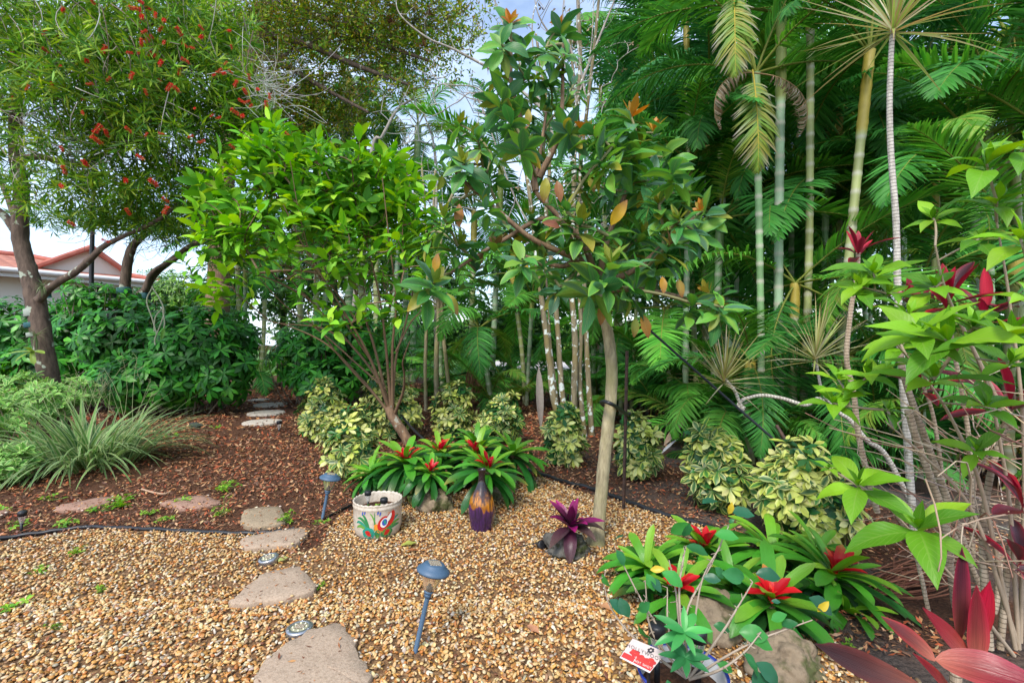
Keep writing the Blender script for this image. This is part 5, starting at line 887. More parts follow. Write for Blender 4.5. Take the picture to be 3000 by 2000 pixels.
# big spreading tree overhead
bt = GX(634, 11.5); t = empty('shade_tree', bt, 'big fine leaved tree whose dark limbs spread across the top of the picture', 'tree')
limb('trunk', M['bark_brown'], t, poly([(630, 1165), (636, 930), (640, 840), (655, 560), (690, 330), (760, 120), (800, -60)], 11.5), .29, .14, 14)
for q, r in (([(690, 330, 11.5), (640, 200, 11.5), (560, 100, 11.5), (530, -20, 11.5), (500, -120, 11.5)], .13), ([(660, 450, 11.5), (720, 300, 11.6), (800, 200, 11.4), (880, 120, 11.2)], .11), ([(780, 100, 11.5), (900, 130, 11), (1040, 190, 10.6), (1200, 250, 10.3)], .10), ([(700, 260, 11.5), (730, 60, 11.5), (800, 20, 11.5), (960, 60, 11), (1120, 130, 10.6), (1260, 180, 10.4)], .12), ([(740, 180, 11.5), (640, 80, 11.5), (615, -90, 11.5)], .12), ([(700, 150, 12), (830, 190, 11.2), (950, 260, 11), (1080, 330, 10.8)], .08), ([(900, 40, 11), (860, -80, 10.5)], .1), ([(620, 20, 12.5), (615, -90, 12)], .15)):
    limb('branch', M['bark_dark'], t, poly(q, 11.5), r, .03, 9)
ob = [B(960, 60, 11, 260, 110), B(760, 60, 11.5, 190, 100), B(1180, 60, 10.6, 190, 95), B(850, 230, 11.4, 190, 110), B(960, 330, 11.6, 120, 110), B(700, 150, 12, 120, 110, w=.7), B(860, 330, 11.8, 170, 60), B(1120, 160, 10.8, 200, 60, w=.8), B(1330, 90, 10.3, 110, 90, w=.35), B(1280, 210, 10.4, 110, 50, w=.4), B(1160, 260, 10.6, 110, 40, w=.5), B(620, 60, 12.5, 110, 110, w=.6), B(1070, 300, 11.5, 70, 110, w=.45), B(830, 420, 12, 120, 50, w=.8), B(1100, 30, 10.5, 380, 60)]
tp, nr = in_blobs(ob, 5200, .1); mb = MB(); rosettes(mb, tp, unit(nr * .3 + rng.normal(0, .6, nr.shape) + (0, 0, .5)), 9, (.5, 1.7), (.055, .10), (.42, .6), (-.3, .6), pal((.11, .23, .02), (.19, .30, .025), (.07, .15, .016), (.34, .38, .03), (.26, .19, .03), jit=.3), shape='oval', m=2, cols=2, spread=.28); mb.build('crown', M['leaf'], t)
mb = MB(); k = rng.choice(len(tp), 900, False); q = tp[k]; d = unit(rng.normal(0, .6, q.shape) + (-1, .1, -.1)); twigs(mb, q, q + d * U(.3, .9, 900)[:, None], .005, .010, 3, (.10, .075, .055), rng.normal(0, .1, q.shape), 3); mb.build('twigs', M['twig'], t)
for cx, cy in ((1140, 60), (1240, 125), (1150, 55), (1260, 35), (1310, 45), (1430, 185)): airplant(cx, cy + 10, 9.9, 16, .22, {1140: 'reddish air plant on the overhead branch, the largest one', 1240: 'reddish air plant lower right on the overhead branches', 1150: 'reddish air plant touching the largest overhead one', 1260: 'reddish air plant near the top of the overhead branches', 1310: 'reddish air plant on the overhead branch tip by the sky gap', 1430: 'dark air plant next to the avocado top'}[cx], (.2, 1), .02, pal((.14, .06, .04), (.2, .09, .05)))

# bare multi stemmed tree with lichen
c = GX(1690, 6.0); t = empty('lichen_tree', c, 'multi stemmed tree with pale lichen on its trunks and bare grey branches', 'tree'); sk = []
for i, (q, r0, r1) in enumerate((([(1665, 1290), (1625, 1180), (1610, 1060), (1590, 900), (1575, 780), (1560, 640), (1540, 500), (1500, 330)], .046, .020), ([(1680, 1295), (1650, 1180), (1635, 980), (1620, 800), (1600, 640), (1610, 480), (1600, 300), (1570, 100)], .040, .016), ([(1690, 1298), (1682, 1180), (1685, 1000), (1672, 800), (1680, 600), (1685, 400), (1700, 180), (1690, -60)], .046, .022), ([(1715, 1296), (1705, 1200), (1698, 1100), (1702, 950), (1690, 700), (1700, 500), (1690, 300), (1660, 60)], .037, .016), ([(1735, 1295), (1728, 1180), (1720, 1050), (1712, 850), (1718, 700), (1700, 520), (1720, 320), (1745, 100), (1760, -60)], .041, .018), ([(1640, 1240), (1630, 1150), (1612, 1000), (1600, 820), (1560, 700)], .022, .012))):
    pts = poly(q, 6.0 + .08 * i); limb('trunk', M['bark_lichen'], t, pts, r0, r1, 9, .1); sk += [(p, r1) for p in pts[len(pts) // 2:]]
def bare(q, r0, r1): limb('branch', M['bark_grey'], t, poly(q, 6.0), r0, r1, 6, .05); return [P(a, c_, 6.0) for a, c_, *_ in q]
tips = []
for q, r0 in (([(1600, 330), (1480, 230), (1340, 150), (1250, 110), (1170, 40), (1160, -30)], .022), ([(1540, 420), (1470, 330), (1400, 260), (1330, 250), (1260, 245)], .014), ([(1500, 330), (1460, 300), (1380, 290), (1280, 235)], .012), ([(1560, 560), (1460, 300), (1350, 270)], .01), ([(1575, 700), (1500, 560), (1400, 290), (1340, 300), (1290, 330), (1255, 345)], .012), ([(1690, 300), (1640, 150), (1580, 50), (1560, -40)], .018), ([(1700, 250), (1760, 100), (1800, 0), (1810, -60)], .02), ([(1690, 200), (1650, 60), (1660, -60)], .015), ([(1620, 400), (1570, 200), (1560, 60), (1590, -40)], .018), ([(1570, 200), (1500, 120), (1450, 0)], .012), ([(1600, 330), (1530, 200), (1470, 60), (1440, -20)], .018), ([(1720, 320), (1690, 100), (1700, -60)], .015), ([(1680, 330), (1730, 150), (1740, -60)], .012)):
    pp = bare(q, r0, .004); tips += [pp[-1], pp[-2]]; sk += [(p, .008) for p in pp]
mb = MB(); tp2 = []
for p in [s for s in sk if P(0, 700, 6.0)[2] < s[0][2]]:
    for _ in range(2): tp2.append(p[0] + rng.normal(0, .28, 3) * (1, .7, 1) + (0, 0, .12))
branch_net(mb, [(p, r) for p, r in sk], tp2[:260], .0028, .0012, (.36, .33, .29), .1, 4, .012, .16); mb.build('twigs', M['twig'], t)
mb = MB(); tp2 = np.array(tp2); rosettes(mb, tp2[::2], rng.normal(size=(len(tp2[::2]), 3)), 3, (.4, 1.5), (.03, .07), (.4, .6), (.2, 1.5), pal((.20, .13, .08), (.14, .16, .05), (.26, .20, .12)), shape='oval', m=2, cols=2); mb.build('withered_leaves', M['dead'], t)

# bare slender tree in the middle distance, thin pale stems
t = empty('slender_tree', GX(1285, 8.6), 'slender tree with three thin mottled trunks left of the middle palms', 'tree'); sk = []
for q, r in (([(1248, 1203), (1246, 1080), (1250, 920), (1252, 780), (1245, 600), (1235, 480)], .035), ([(1282, 1205), (1278, 1060), (1285, 920), (1283, 800), (1300, 640), (1330, 560)], .05), ([(1322, 1195), (1305, 1040), (1297, 960), (1290, 820), (1270, 660), (1275, 500)], .04)): pts = poly(q, 8.6); limb('trunk', M['bark_avocado'], t, pts, r, r * .5, 8, .08); sk += [(p, .012) for p in pts[20:]]
limb('branch', M['bark_grey'], t, poly([(1250, 900), (1270, 860), (1300, 800), (1340, 740)], 8.5), .015, .008, 6)
mb = MB(); tips = [P(U(1150, 1420), U(420, 760), 8.6 + U(-.6, .6)) for _ in range(60)]; branch_net(mb, sk, tips, .004, .002, (.40, .38, .34), .2, 4, .02); mb.build('twigs', M['twig'], t)
# grey leaning bare stem in the palms left of the gap
t = empty('bare_sapling', GX(1270, 10), 'bare grey sapling with forking twigs standing against the sky gap', 'tree'); q = poly([(1280, 1080), (1275, 800), (1278, 560), (1270, 420), (1240, 330)], 10); limb('trunk', M['bark_grey'], t, q, .05, .015, 7, .05); mb = MB(); branch_net(mb, [(p, .01) for p in q[10:]], [P(U(1130, 1420), U(240, 560), 10 + U(-.5, .5)) for _ in range(46)], .005, .002, (.46, .44, .42), .1, 4, .02, .18); mb.build('twigs', M['twig'], t)
t = empty('bare_sapling', GX(1085, 10.5), 'bare grey leaning pole like stem among the golden palms', 'tree'); q = poly([(1020, 1060), (1085, 470), (1120, 400), (1165, 320), (1210, 290)], 10.5); limb('trunk', M['bark_grey'], t, q, .05, .02, 7, .05); mb = MB(); branch_net(mb, [(p, .01) for p in q[8:]], [P(U(1080, 1290), U(220, 450), 10.5 + U(-.5, .5)) for _ in range(26)], .005, .002, (.5, .48, .46), .1, 4, .02, .18); mb.build('twigs', M['twig'], t)

# far belt of trees closing the horizon
def fartree(px, Y, top, w, label, cols, n=900):
    c = GX(px, Y); s = Y / F; h = (1000 - top) * s + H; r = w / 2 * s; t = empty('garden_tree', c, label, 'tree', 'trees beyond the lawn')
    limb('trunk', M['bark_dark'], t, np.array([c - (0, 0, .1), c + (U(-.2, .2), 0, h * .3), c + (U(-.4, .4), 0, h * .6)]), .18, .08, 8); bl = [(c + (U(-.5, .5) * r, U(-.4, .4) * r, h * U(.2, .82)), (r * U(.45, .7), r * U(.45, .6), h * U(.16, .26))) for _ in range(8)]
    tp, nr = in_blobs(bl, n, .4); tp[:, 2] = np.maximum(tp[:, 2], .1); mb = MB(); rosettes(mb, tp, unit(nr + (0, -.2, .5)), 9, (.7, 1.7), (.14, .28), (.4, .55), (-.2, .7), cols, shape='oval', m=2, cols=2, spread=.3); mb.build('crown', M['leaf'], t)
d1 = pal((.03, .11, .02), (.05, .16, .025), (.02, .07, .016), (.09, .2, .03)); d2 = pal((.10, .24, .03), (.16, .30, .04), (.06, .16, .03))
for a in ((820, 19, 560, 420, 'dense dark tree beyond the golden palms', d1), (1000, 22, 520, 420, 'pale green rounded tree beyond the dark one', d2), (1230, 20, 640, 380, 'dark rounded tree under the sky gap', d1), (1500, 17, 620, 420, 'dark tree behind the lichen trunks', d1), (1760, 18, 420, 480, 'large dark tree behind the cane palms, left one', d1), (2060, 17, 300, 480, 'large dark tree behind the cane palms, middle one', d1), (2350, 16, 200, 480, 'tallest dark tree behind the canes', d1), (2680, 15, 260, 480, 'dark tree behind the tall dracaena stem', d1), (2960, 14, 300, 460, 'dark tree behind the upper right palms', d1), (620, 24, 760, 260, 'low dark tree right of the house roof', d1), (60, 30, 730, 300, 'tree behind the left end of the house roof', d2), (420, 32, 770, 260, 'tree behind the right end of the house roof', d1), (3300, 13, 300, 480, 'dark tree beyond the right edge', d1), (-300, 22, 700, 400, 'tree beyond the left edge', d1)): fartree(*a)
# ------------------------------------------------------------------ avocado tree (large glossy leaves, orange new tips)
t = empty('avocado_tree', AB, 'leaning single trunked tree with big glossy leaves and orange young tips in the middle', 'tree'); mb = MB()
rr = .0415 - .009 * np.linspace(0, 1, len(trk_s)); rr[:5] *= (1.55, 1.3, 1.17, 1.08, 1.03); tube(mb, trk_s, rr, 14, jit=.05); mb.build('trunk', M['bark_avocado'], t)
LB = [[(1750, 820), (1690, 760), (1560, 700), (1440, 600), (1370, 540), (1330, 500)], [(1752, 830), (1700, 760), (1640, 640), (1570, 560), (1580, 470), (1600, 330)], [(1752, 830), (1780, 700), (1820, 600), (1860, 480), (1865, 400)], [(1755, 840), (1700, 700), (1600, 640), (1480, 700), (1380, 760), (1320, 800)], [(1570, 560), (1540, 400), (1500, 250), (1498, 120)], [(1580, 520), (1640, 380), (1650, 130)], [(1760, 830), (1860, 790), (1960, 700), (2030, 640)], [(1760, 850), (1900, 850), (2080, 890)], [(1690, 760), (1640, 780), (1540, 750)]]
sk = [(trk_s[-1], .03)]; lm = MB()
for i, q in enumerate(LB):
    pts = poly(q, lambda k_, i=i: 3.15 + .10 * ((i * 7) % 5 - 2) * (k_ / 4)); tube(lm, pts, .024 - .015 * np.linspace(0, 1, len(pts)) ** .8, 8, jit=.06); sk += [(p, .012) for p in pts]
lm.build('branches', M['bark_brown'], t)
WH = [(1495, 75, 1.0, 1), (1640, 85, 1.0, 1), (1470, 130, 1, 0), (1530, 150, .9, 0), (1600, 140, .9, 0), (1665, 160, 1, 0), (1470, 205, 1, 0), (1540, 230, 1, 0), (1620, 220, 1.1, 2), (1680, 250, .9, 0), (1480, 290, 1, 2), (1560, 290, 1, 0), (1650, 310, 1, 2), (1500, 350, .9, 2), (1600, 370, 1, 0), (1460, 330, .9, 2), (1660, 380, .9, 0), (1345, 365, .9, 2), (1400, 410, .9, 2), (1320, 430, .9, 0), (1440, 450, .9, 0), (1360, 480, 1, 2), (1310, 500, .9, 0), (1420, 520, .9, 0), (1540, 430, 1, 2), (1590, 480, .9, 2), (1850, 345, 1.3, 1), (1740, 395, 1.1, 1), (1915, 390, 1.2, 1), (1800, 420, 1.2, 0), (1870, 440, 1.2, 0), (1940, 460, 1.2, 0), (1760, 470, 1.1, 0), (1830, 510, 1.1, 0), (1900, 530, 1.1, 0), (1970, 500, 1, 0), (1720, 540, 1, 2), (1990, 560, 1, 0), (1930, 600, 1.1, 2), (1830, 620, 1, 2), (1660, 620, 1, 2), (1560, 640, .9, 2), (1480, 660, .9, 0), (1300, 640, .8, 2), (1250, 690, .9, 0), (1330, 600, .8, 0), (1270, 830, 1.1, 2), (1395, 795, 1.2, 3), (1340, 720, 1, 2), (1450, 730, 1, 3), (1510, 700, 1.1, 3), (1530, 760, .9, 0), (1600, 700, 1.1, 0), (1650, 730, 1.2, 0), (1700, 660, 1.2, 2), (1680, 800, .9, 0), (1640, 840, .8, 0), (1790, 780, 1.3, 2), (1830, 740, 1.2, 2), (1760, 840, 1.2, 0), (1860, 850, 1.2, 0), (1900, 780, 1.1, 0), (1960, 720, 1.1, 3), (2040, 680, 1.1, 0), (2060, 620, 1.0, 1), (1990, 650, 1, 2), (2080, 860, 1.0, 1), (2030, 890, .9, 0), (2120, 900, .9, 0), (1880, 690, 1.1, 2), (1780, 690, 1.1, 0), (1590, 780, .8, 0), (1800, 560, 1, 0), (1420, 600, .8, 2), (1700, 470, .9, 0), (1550, 350, .9, 0)]
ax = lambda n: unit(rng.normal(0, .35, (n, 3)) + (0, -.25, .8)); grn = pal((.045, .19, .045), (.07, .26, .04), (.04, .15, .045), (.12, .33, .04), (.08, .20, .12), (.18, .36, .045), jit=.25); yel = pal((.20, .28, .03), (.35, .34, .04), (.48, .34, .03)); org = pal((.48, .24, .03), (.52, .20, .025), (.40, .32, .04)); fm = MB(); tips = []
for i, (px, py, s, kind) in enumerate(WH):
    Y_ = 3.12 + .28 * math.sin(i * 2.3) + (.1 if py < 420 and px < 1700 else 0) - (.25 if py > 740 else 0); p = P(px, py, Y_); tips.append(p); a = ax(1); L0 = .168 * s
    rosettes(fm, p[None], a, 11, (.8, 1.9), (L0 * .8, L0 * 1.2), (.36, .44), (.3, 1.1), grn, shape='oval', m=6, cols=5, fold=.22, spread=.10 * s, wave=.10, edge=(lambda N: grn(N) * 1.3))
    if kind: rosettes(fm, (p + a[0] * .02)[None], a, 7, (.3, .95), (L0 * .42, L0 * .72), (.34, .42), (-.2, .6), org if kind == 1 else (pal((.16, .26, .03), (.25, .28, .03)) if kind == 2 else pal((.26, .14, .06), (.24, .22, .05))), shape='oval', m=4, cols=3, spread=.02)
    if i % 2 == 0: rosettes(fm, (p - a[0] * .05)[None], a, 2, (1.5, 2.2), (L0 * .8, L0 * 1.1), (.36, .44), (.3, 1.0), pal((.16, .24, .03), (.24, .27, .04)), shape='oval', m=6, cols=5, tip=yel, wave=.1)
mb = MB(); branch_net(mb, sk, tips, .006, .002, (.20, .19, .08), .25, 6, .016, .08); mb.build('twigs', M['twig'], t); fm.build('foliage', M['leaf_vein'], t)
ym = MB()
for px, py, L, d, cl in ((1790, 660, .17, (.25, -.3, .45), (.62, .38, .02)), (1345, 665, .14, (0, -.2, .9), (.40, .18, .04)), (1640, 665, .13, (-.5, -.5, .1), (.34, .12, .08)), (1275, 800, .12, (.1, -.2, .8), (.52, .30, .03)), (1400, 520, .12, (.1, -.2, -.9), (.42, .22, .05)), (1600, 520, .16, (-.1, -.2, -.9), (.42, .40, .04)), (1632, 530, .14, (.15, -.3, -.9), (.36, .15, .06)), (1548, 320, .11, (0, -.2, -.9), (.45, .38, .05)), (1765, 890, .13, (-.1, -.3, -.9), (.40, .22, .03)), (1880, 920, .15, (.25, -.3, -.9), (.42, .22, .03)), (1862, 930, .12, (-.1, -.3, -.9), (.26, .32, .04)), (1310, 860, .15, (.4, -.4, -.7), (.30, .32, .03)), (1940, 810, .11, (.0, -.3, -.6), (.52, .28, .03)), (1985, 815, .12, (.2, -.3, -.9), (.46, .30, .05)), (1540, 770, .08, (.0, -.3, -.9), (.5, .32, .03)), (1500, 400, .12, (.5, -.3, .3), (.48, .25, .03)), (1375, 530, .10, (-.2, -.3, -.9), (.36, .33, .05)), (1725, 520, .11, (.2, -.3, -.6), (.42, .36, .05))):
    dd = unit(np.array(d)); leaves(ym, [P(px, py, 2.85 if py > 600 else 3.0)], [dd], [np.cross(np.cross(dd, (0, -1, .3)), dd)], L, L * .42, .5, cl, 'oval', 7, 5, .25, tip=(.30, .11, .05), tip_pow=3, wave=.15)
ym.build('yellow_leaves', M['leaf_vein'], t)

# ------------------------------------------------------------------ twiggy bright green shrub (multi stemmed)
c = GX(1200, 5.7); t = empty('twiggy_shrub', c, 'large twiggy shrub with many brown stems fanning left and bright green leaves', 'shrub'); sk = []; sm = MB()
limb('trunk', M['bark_brown'], t, poly([(1205, 1310), (1180, 1265), (1150, 1220), (1138, 1190)], 5.7), .066, .052, 10)
ST = [[(1150, 1225), (1110, 1170), (1050, 1100), (960, 1010), (860, 960), (790, 940)], [(1140, 1200), (1100, 1100), (1020, 1000), (900, 870), (800, 760), (720, 640)], [(1138, 1190), (1080, 1040), (1000, 900), (900, 740), (830, 600)], [(1140, 1195), (1095, 1010), (1040, 850), (980, 680), (930, 500)], [(1145, 1190), (1130, 1010), (1110, 860), (1060, 660), (1010, 470)], [(1150, 1195), (1150, 1020), (1160, 880), (1140, 700), (1120, 520)], [(1150, 1200), (1160, 1050), (1190, 940), (1220, 800), (1240, 640)], [(1155, 1215), (1180, 1150), (1185, 1100), (1180, 1060), (1200, 1000)], [(1160, 1030), (1200, 950), (1240, 900), (1262, 840)], [(1130, 1140), (1040, 1060), (950, 980), (830, 890), (740, 790), (650, 700)], [(1110, 1170), (1000, 1050), (930, 960), (880, 940)], [(1060, 960), (960, 820), (860, 680), (760, 540), (720, 420)], [(1140, 900), (1180, 800), (1180, 660), (1200, 540)], [(1020, 1000), (940, 960), (850, 950), (800, 945)], [(900, 870), (800, 820), (700, 790), (600, 770)], [(1090, 1060), (1010, 940), (930, 800), (880, 640), (850, 470)]]
for i, q in enumerate(ST):
    pts = poly(q, lambda k_, i=i: 5.7 + (k_ / 5) * (.9 * math.sin(i * 2.4) - .15)); tube(sm, pts, (.022 if i < 8 else .015) * (1 - .78 * np.linspace(0, 1, len(pts)) ** .7), 7, (.18, .11, .06), jit=.06); sk += [(p, .01) for p in pts[6:]]
bl = [B(760, 560, 5.5, 190, 110), B(900, 520, 5.5, 180, 110), B(1040, 560, 5.6, 170, 120), B(1160, 600, 5.7, 130, 130), B(1220, 700, 5.7, 80, 110), B(900, 680, 5.3, 170, 90, w=.7), B(700, 660, 5.4, 120, 90), B(780, 430, 5.7, 80, 90), B(1050, 740, 5.4, 120, 70, w=.5), B(960, 480, 5.8, 260, 70), B(640, 540, 5.5, 70, 60), B(850, 480, 6.2, 180, 70), B(1080, 660, 6.2, 150, 110, w=.7)]
tp, nr = in_blobs(bl, 350, .45)
sp = np.array([P(a, c_, 5.1 + U(-.2, .3)) for a, c_ in ((530, 760), (560, 800), (600, 740), (590, 840), (640, 830), (660, 790), (620, 860), (690, 860), (940, 740), (960, 800), (1040, 790), (1010, 730), (930, 850), (1060, 920), (1075, 890), (960, 935), (980, 915), (950, 900), (1150, 880), (1170, 860), (760, 800), (700, 720), (580, 700), (600, 590), (570, 570), (650, 450), (700, 380), (790, 350), (800, 370), (770, 410), (1190, 770), (1130, 700), (1160, 690), (870, 770), (840, 720), (1010, 660), (700, 480), (1240, 560), (1280, 640), (1260, 780))])
tp = np.concatenate([tp, sp]); branch_net(sm, sk, list(tp), .0035, .0017, (.20, .13, .075), .15, 4, .014, .14)
xt, _ = in_blobs([B(1000, 800, 5.6, 170, 150), B(900, 760, 5.5, 150, 120), B(1100, 820, 5.7, 120, 140), B(800, 700, 5.5, 150, 120)], 300, .0); branch_net(sm, sk, list(xt), .0025, .0012, (.24, .16, .10), .1, 4, .008, .2); sm.build('stems', M['twig'], t)
fm = MB(); gr = pal((.16, .42, .025), (.22, .50, .03), (.11, .34, .025), (.32, .55, .04), (.08, .26, .025), jit=.2); rosettes(fm, tp, unit(rng.normal(0, .4, tp.shape) + (0, -.2, .75)), 9, (.55, 1.65), (.15, .245), (.34, .44), (.2, 1.2), gr, shape='oval', m=4, cols=3, fold=.22, spread=.22); fm.build('foliage', M['leaf'], t)

# ------------------------------------------------------------------ right hand group
# bright large leaved shrub close to the camera
t = empty('broadleaf_shrub', GX(2960, 1.9), 'bright lime green broad leaved shrub reaching in from the right edge', 'shrub'); root = GX(2960, 1.9)
BW = [(2890, 480, 1.65, 150, .35), (3010, 430, 1.6, 150, .3), (2920, 590, 1.7, 120, 0), (2735, 640, 1.8, 95, -.2), (2560, 800, 2.0, 125, .2), (2520, 840, 2.0, 110, -.2), (2600, 860, 1.95, 110, .1), (2740, 840, 1.8, 105, .2), (2780, 1000, 1.45, 230, .4), (2690, 980, 1.5, 140, -.3), (2960, 985, 1.4, 210, .3), (2850, 960, 1.5, 140, .2), (2545, 1100, 1.85, 100, .3), (2455, 1110, 1.95, 80, .3), (2480, 1150, 1.9, 75, -.2), (2735, 1110, 1.6, 150, .2), (2600, 1200, 1.8, 70, .0), (2890, 1190, 1.6, 105, .2), (2515, 1420, 1.62, 160, .4), (2690, 1545, 1.5, 185, .2), (2440, 1180, 1.9, 85, -.4), (2990, 700, 1.5, 160, .3), (2870, 700, 1.7, 95, .2), (2430, 1370, 1.9, 40, 0), (2960, 1060, 1.6, 100, 0), (2640, 1010, 1.75, 120, .2), (2660, 920, 1.8, 110, .2), (3040, 880, 1.4, 170, .2), (2860, 1320, 1.75, 90, 0)]
fm = MB(); sm = MB(); sk = []; lime = pal((.19, .44, .015), (.26, .50, .02), (.14, .36, .015), (.22, .46, .02), (.09, .26, .015), jit=.15); tips = []
for q in ([(2985, 1900), (2960, 1500), (2930, 1300), (2900, 1150), (2860, 1050)], [(2975, 1900), (2880, 1450), (2800, 1250), (2720, 1120), (2620, 1000)], [(2980, 1880), (2850, 1500), (2700, 1330), (2600, 1240)], [(2990, 1880), (3000, 1300), (2960, 900), (2920, 650)], [(2970, 1920), (2800, 1700), (2600, 1480)], [(2960, 1250), (2840, 1000), (2770, 850), (2740, 720)]):
    pts = poly(q, lambda k_: 1.9 - .05 * k_); tube(sm, pts, .008 - .005 * np.linspace(0, 1, len(pts)), 6, (.40, .31, .22), jit=.08); sk += [(p, .004) for p in pts]
for i, (px, py, Y_, L, ln) in enumerate(BW):
    p = P(px, py, Y_); tips.append(p); L0 = L / F * Y_; a = unit(np.array([[U(-.35, .35) - .15, -.35, .85]])); rosettes(fm, p[None], a, 6, (.75, 1.45), (L0 * .8, L0 * 1.2), (.33, .39), (.4, 1.2), lime, shape='acum', m=9, cols=5, fold=.28, spread=L0 * .15, wave=.07); rosettes(fm, p[None], a, 3, (.15, .5), (L0 * .35, L0 * .6), (.30, .38), (0, .5), lime, shape='acum', m=6, cols=5, fold=.4)
branch_net(sm, sk, tips, .003, .001, (.34, .27, .19), .05, 5, .007, .08); n = 120
q0 = np.stack([P(x, y, 1.9 + v) for x, y, v in zip(U(2700, 3150, n), U(1250, 1750, n), U(-.3, .9, n))]); dr = unit(np.c_[rng.normal(-.5, .5, n), rng.normal(0, .35, n), rng.normal(.25, .3, n)]); twigs(sm, q0, q0 + dr * U(.2, .55, n)[:, None], .0035, .0018, 4, pal((.44, .33, .22), (.34, .24, .16), (.50, .42, .32), (.28, .14, .10))(n), rng.normal(0, .06, (n, 3)), 4)
sm.build('twigs', M['twig'], t); fm.build('foliage', M['leaf_vein'], t)

# dracaenas
def sword_head(mb, p, axis, n, L, cols, tilt=(.15, 1.75), k=(.0, .7)): rosettes(mb, p[None], unit(np.array(axis, float))[None], n, tilt, (L * .75, L * 1.1), (.028, .036), k, cols, shape='sword', m=6, cols=5, fold=.3, spread=.05, edge=pal((.42, .30, .16), (.46, .36, .20), (.40, .20, .12)), tip=pal((.35, .18, .10)), tip_pow=6)
sw = pal((.26, .38, .08), (.38, .46, .18), (.18, .30, .06), (.52, .54, .36), (.34, .34, .10)); D0 = GX(2680, 2.9)
t = empty('dracaena', D0, 'tall thin pale grey dracaena stem topped by a spiky head at the upper right', 'dracaena', 'spiky leaved dracaenas'); limb('stem', M['bark_pale'], t, poly([(2680, 1600), (2655, 1250), (2640, 1050), (2630, 850), (2625, 650), (2612, 480), (2606, 330), (2610, 170), (2616, 85)], 2.9), .022, .014, 10, .03)
fm = MB(); sword_head(fm, P(2617, 75, 2.9), (0, -.1, 1), 56, .62, sw, (.1, 1.9), (-.1, .5)); fm.build('leaves', M['leaf'], t)
D1 = GX(2610, 3.3); t = empty('dracaena', D1, 'dracaena with snaking horizontal stems ending in two spiky heads above the shrubs', 'dracaena', 'spiky leaved dracaenas')
limb('stem', M['bark_pale'], t, poly([(2700, 1540), (2600, 1340), (2540, 1290), (2490, 1230), (2460, 1210), (2400, 1168), (2360, 1186), (2290, 1166), (2230, 1158), (2180, 1168)], 3.3), .018, .011, 8, .05); limb('stem', M['bark_pale'], t, poly([(2175, 1196), (2168, 1180), (2150, 1140), (2125, 1112), (2122, 1100)], 3.28), .012, .010, 8, .05); limb('stem', M['bark_pale'], t, poly([(2440, 1190), (2410, 1150), (2396, 1090), (2390, 1045)], 3.28), .010, .009, 8, .05); limb('stem', M['bark_pale'], t, poly([(2180, 1168), (2166, 1180), (2164, 1192), (2172, 1200), (2180, 1190)], 3.29), .012, .014, 8, .05)
for px, py, n in ((2122, 1105, 52), (2390, 1040, 56)): fm = MB(); sword_head(fm, P(px, py, 3.26), (.05, -.2, 1), n, .42, sw, (.1, 1.75), (-.1, .4)); fm.build('leaves', M['leaf'], t)
# cordylines: red ti plants
dkr = pal((.035, .008, .012), (.05, .010, .014), (.08, .008, .014), (.04, .014, .014)); brr = pal((.34, .006, .016), (.42, .010, .03), (.24, .006, .014), (.16, .008, .018)); bz = pal((.10, .035, .02), (.16, .03, .025))
def cordyline(px, Y, label, stems, heads):
    t = empty('cordyline', GX(px, Y), label, 'cordyline', 'dark red leaved cordylines'); sm = MB()
    for q, r in stems: pts = poly(q, Y); tube(sm, pts, r * (1 - .3 * np.linspace(0, 1, len(pts))), 9, jit=.05)
    sm.build('stem', M['bark_ring'], t); fm = MB()
    for hx, hy, hY, L, n, up in heads:
        p = P(hx, hy, hY)[None]; a = unit(np.array([[U(-.2, .2), -.25, 1]])); kw = dict(shape='cordy', m=9, cols=5, fold=.38, spread=.05, wave=.05)
        rosettes(fm, p, a, n, (.7, 1.5), (L * .8, L * 1.1), (.21, .27), (.2, .9), dkr, edge=brr, **kw); rosettes(fm, p, a, up, (.1, .6), (L * .6, L * .95), (.19, .25), (-.1, .5), brr, edge=pal((.45, .015, .05), (.25, .006, .02)), base=pal((.2, .02, .03)), **kw)
    fm.build('leaves', M['leaf_red'], t); return t
cordyline(2500, 2.75, 'tall ringed cordyline with one bright red head against the palms', [([(2570, 1500), (2520, 1300), (2500, 1150), (2480, 1050), (2490, 930), (2500, 860), (2512, 790), (2514, 740)], .016)], [(2514, 735, 2.75, .20, 3, 6)])
cordyline(2800, 2.3, 'cordyline with several dark red heads at mid height on the right', [([(2840, 1640), (2760, 1420), (2680, 1200), (2640, 1060), (2650, 970)], .017), ([(2850, 1640), (2840, 1300), (2790, 1000), (2775, 900)], .011), ([(2790, 1640), (2740, 1250), (2700, 1120)], .010)], [(2775, 880, 2.25, .26, 6, 6), (2670, 900, 2.35, .20, 4, 3), (2700, 1130, 2.3, .22, 5, 2), (2890, 920, 2.2, .26, 5, 2)])
cordyline(2960, 1.9, 'cordyline with bronze and green drooping leaves at the right edge', [([(2900, 1900), (2880, 1600), (2900, 1400), (2960, 1200)], .014), ([(2930, 1900), (2960, 1600), (2990, 1450)], .012)], [(2960, 1190, 1.9, .26, 6, 3), (3010, 1470, 1.7, .24, 5, 3), (2990, 1640, 1.75, .20, 6, 1)])
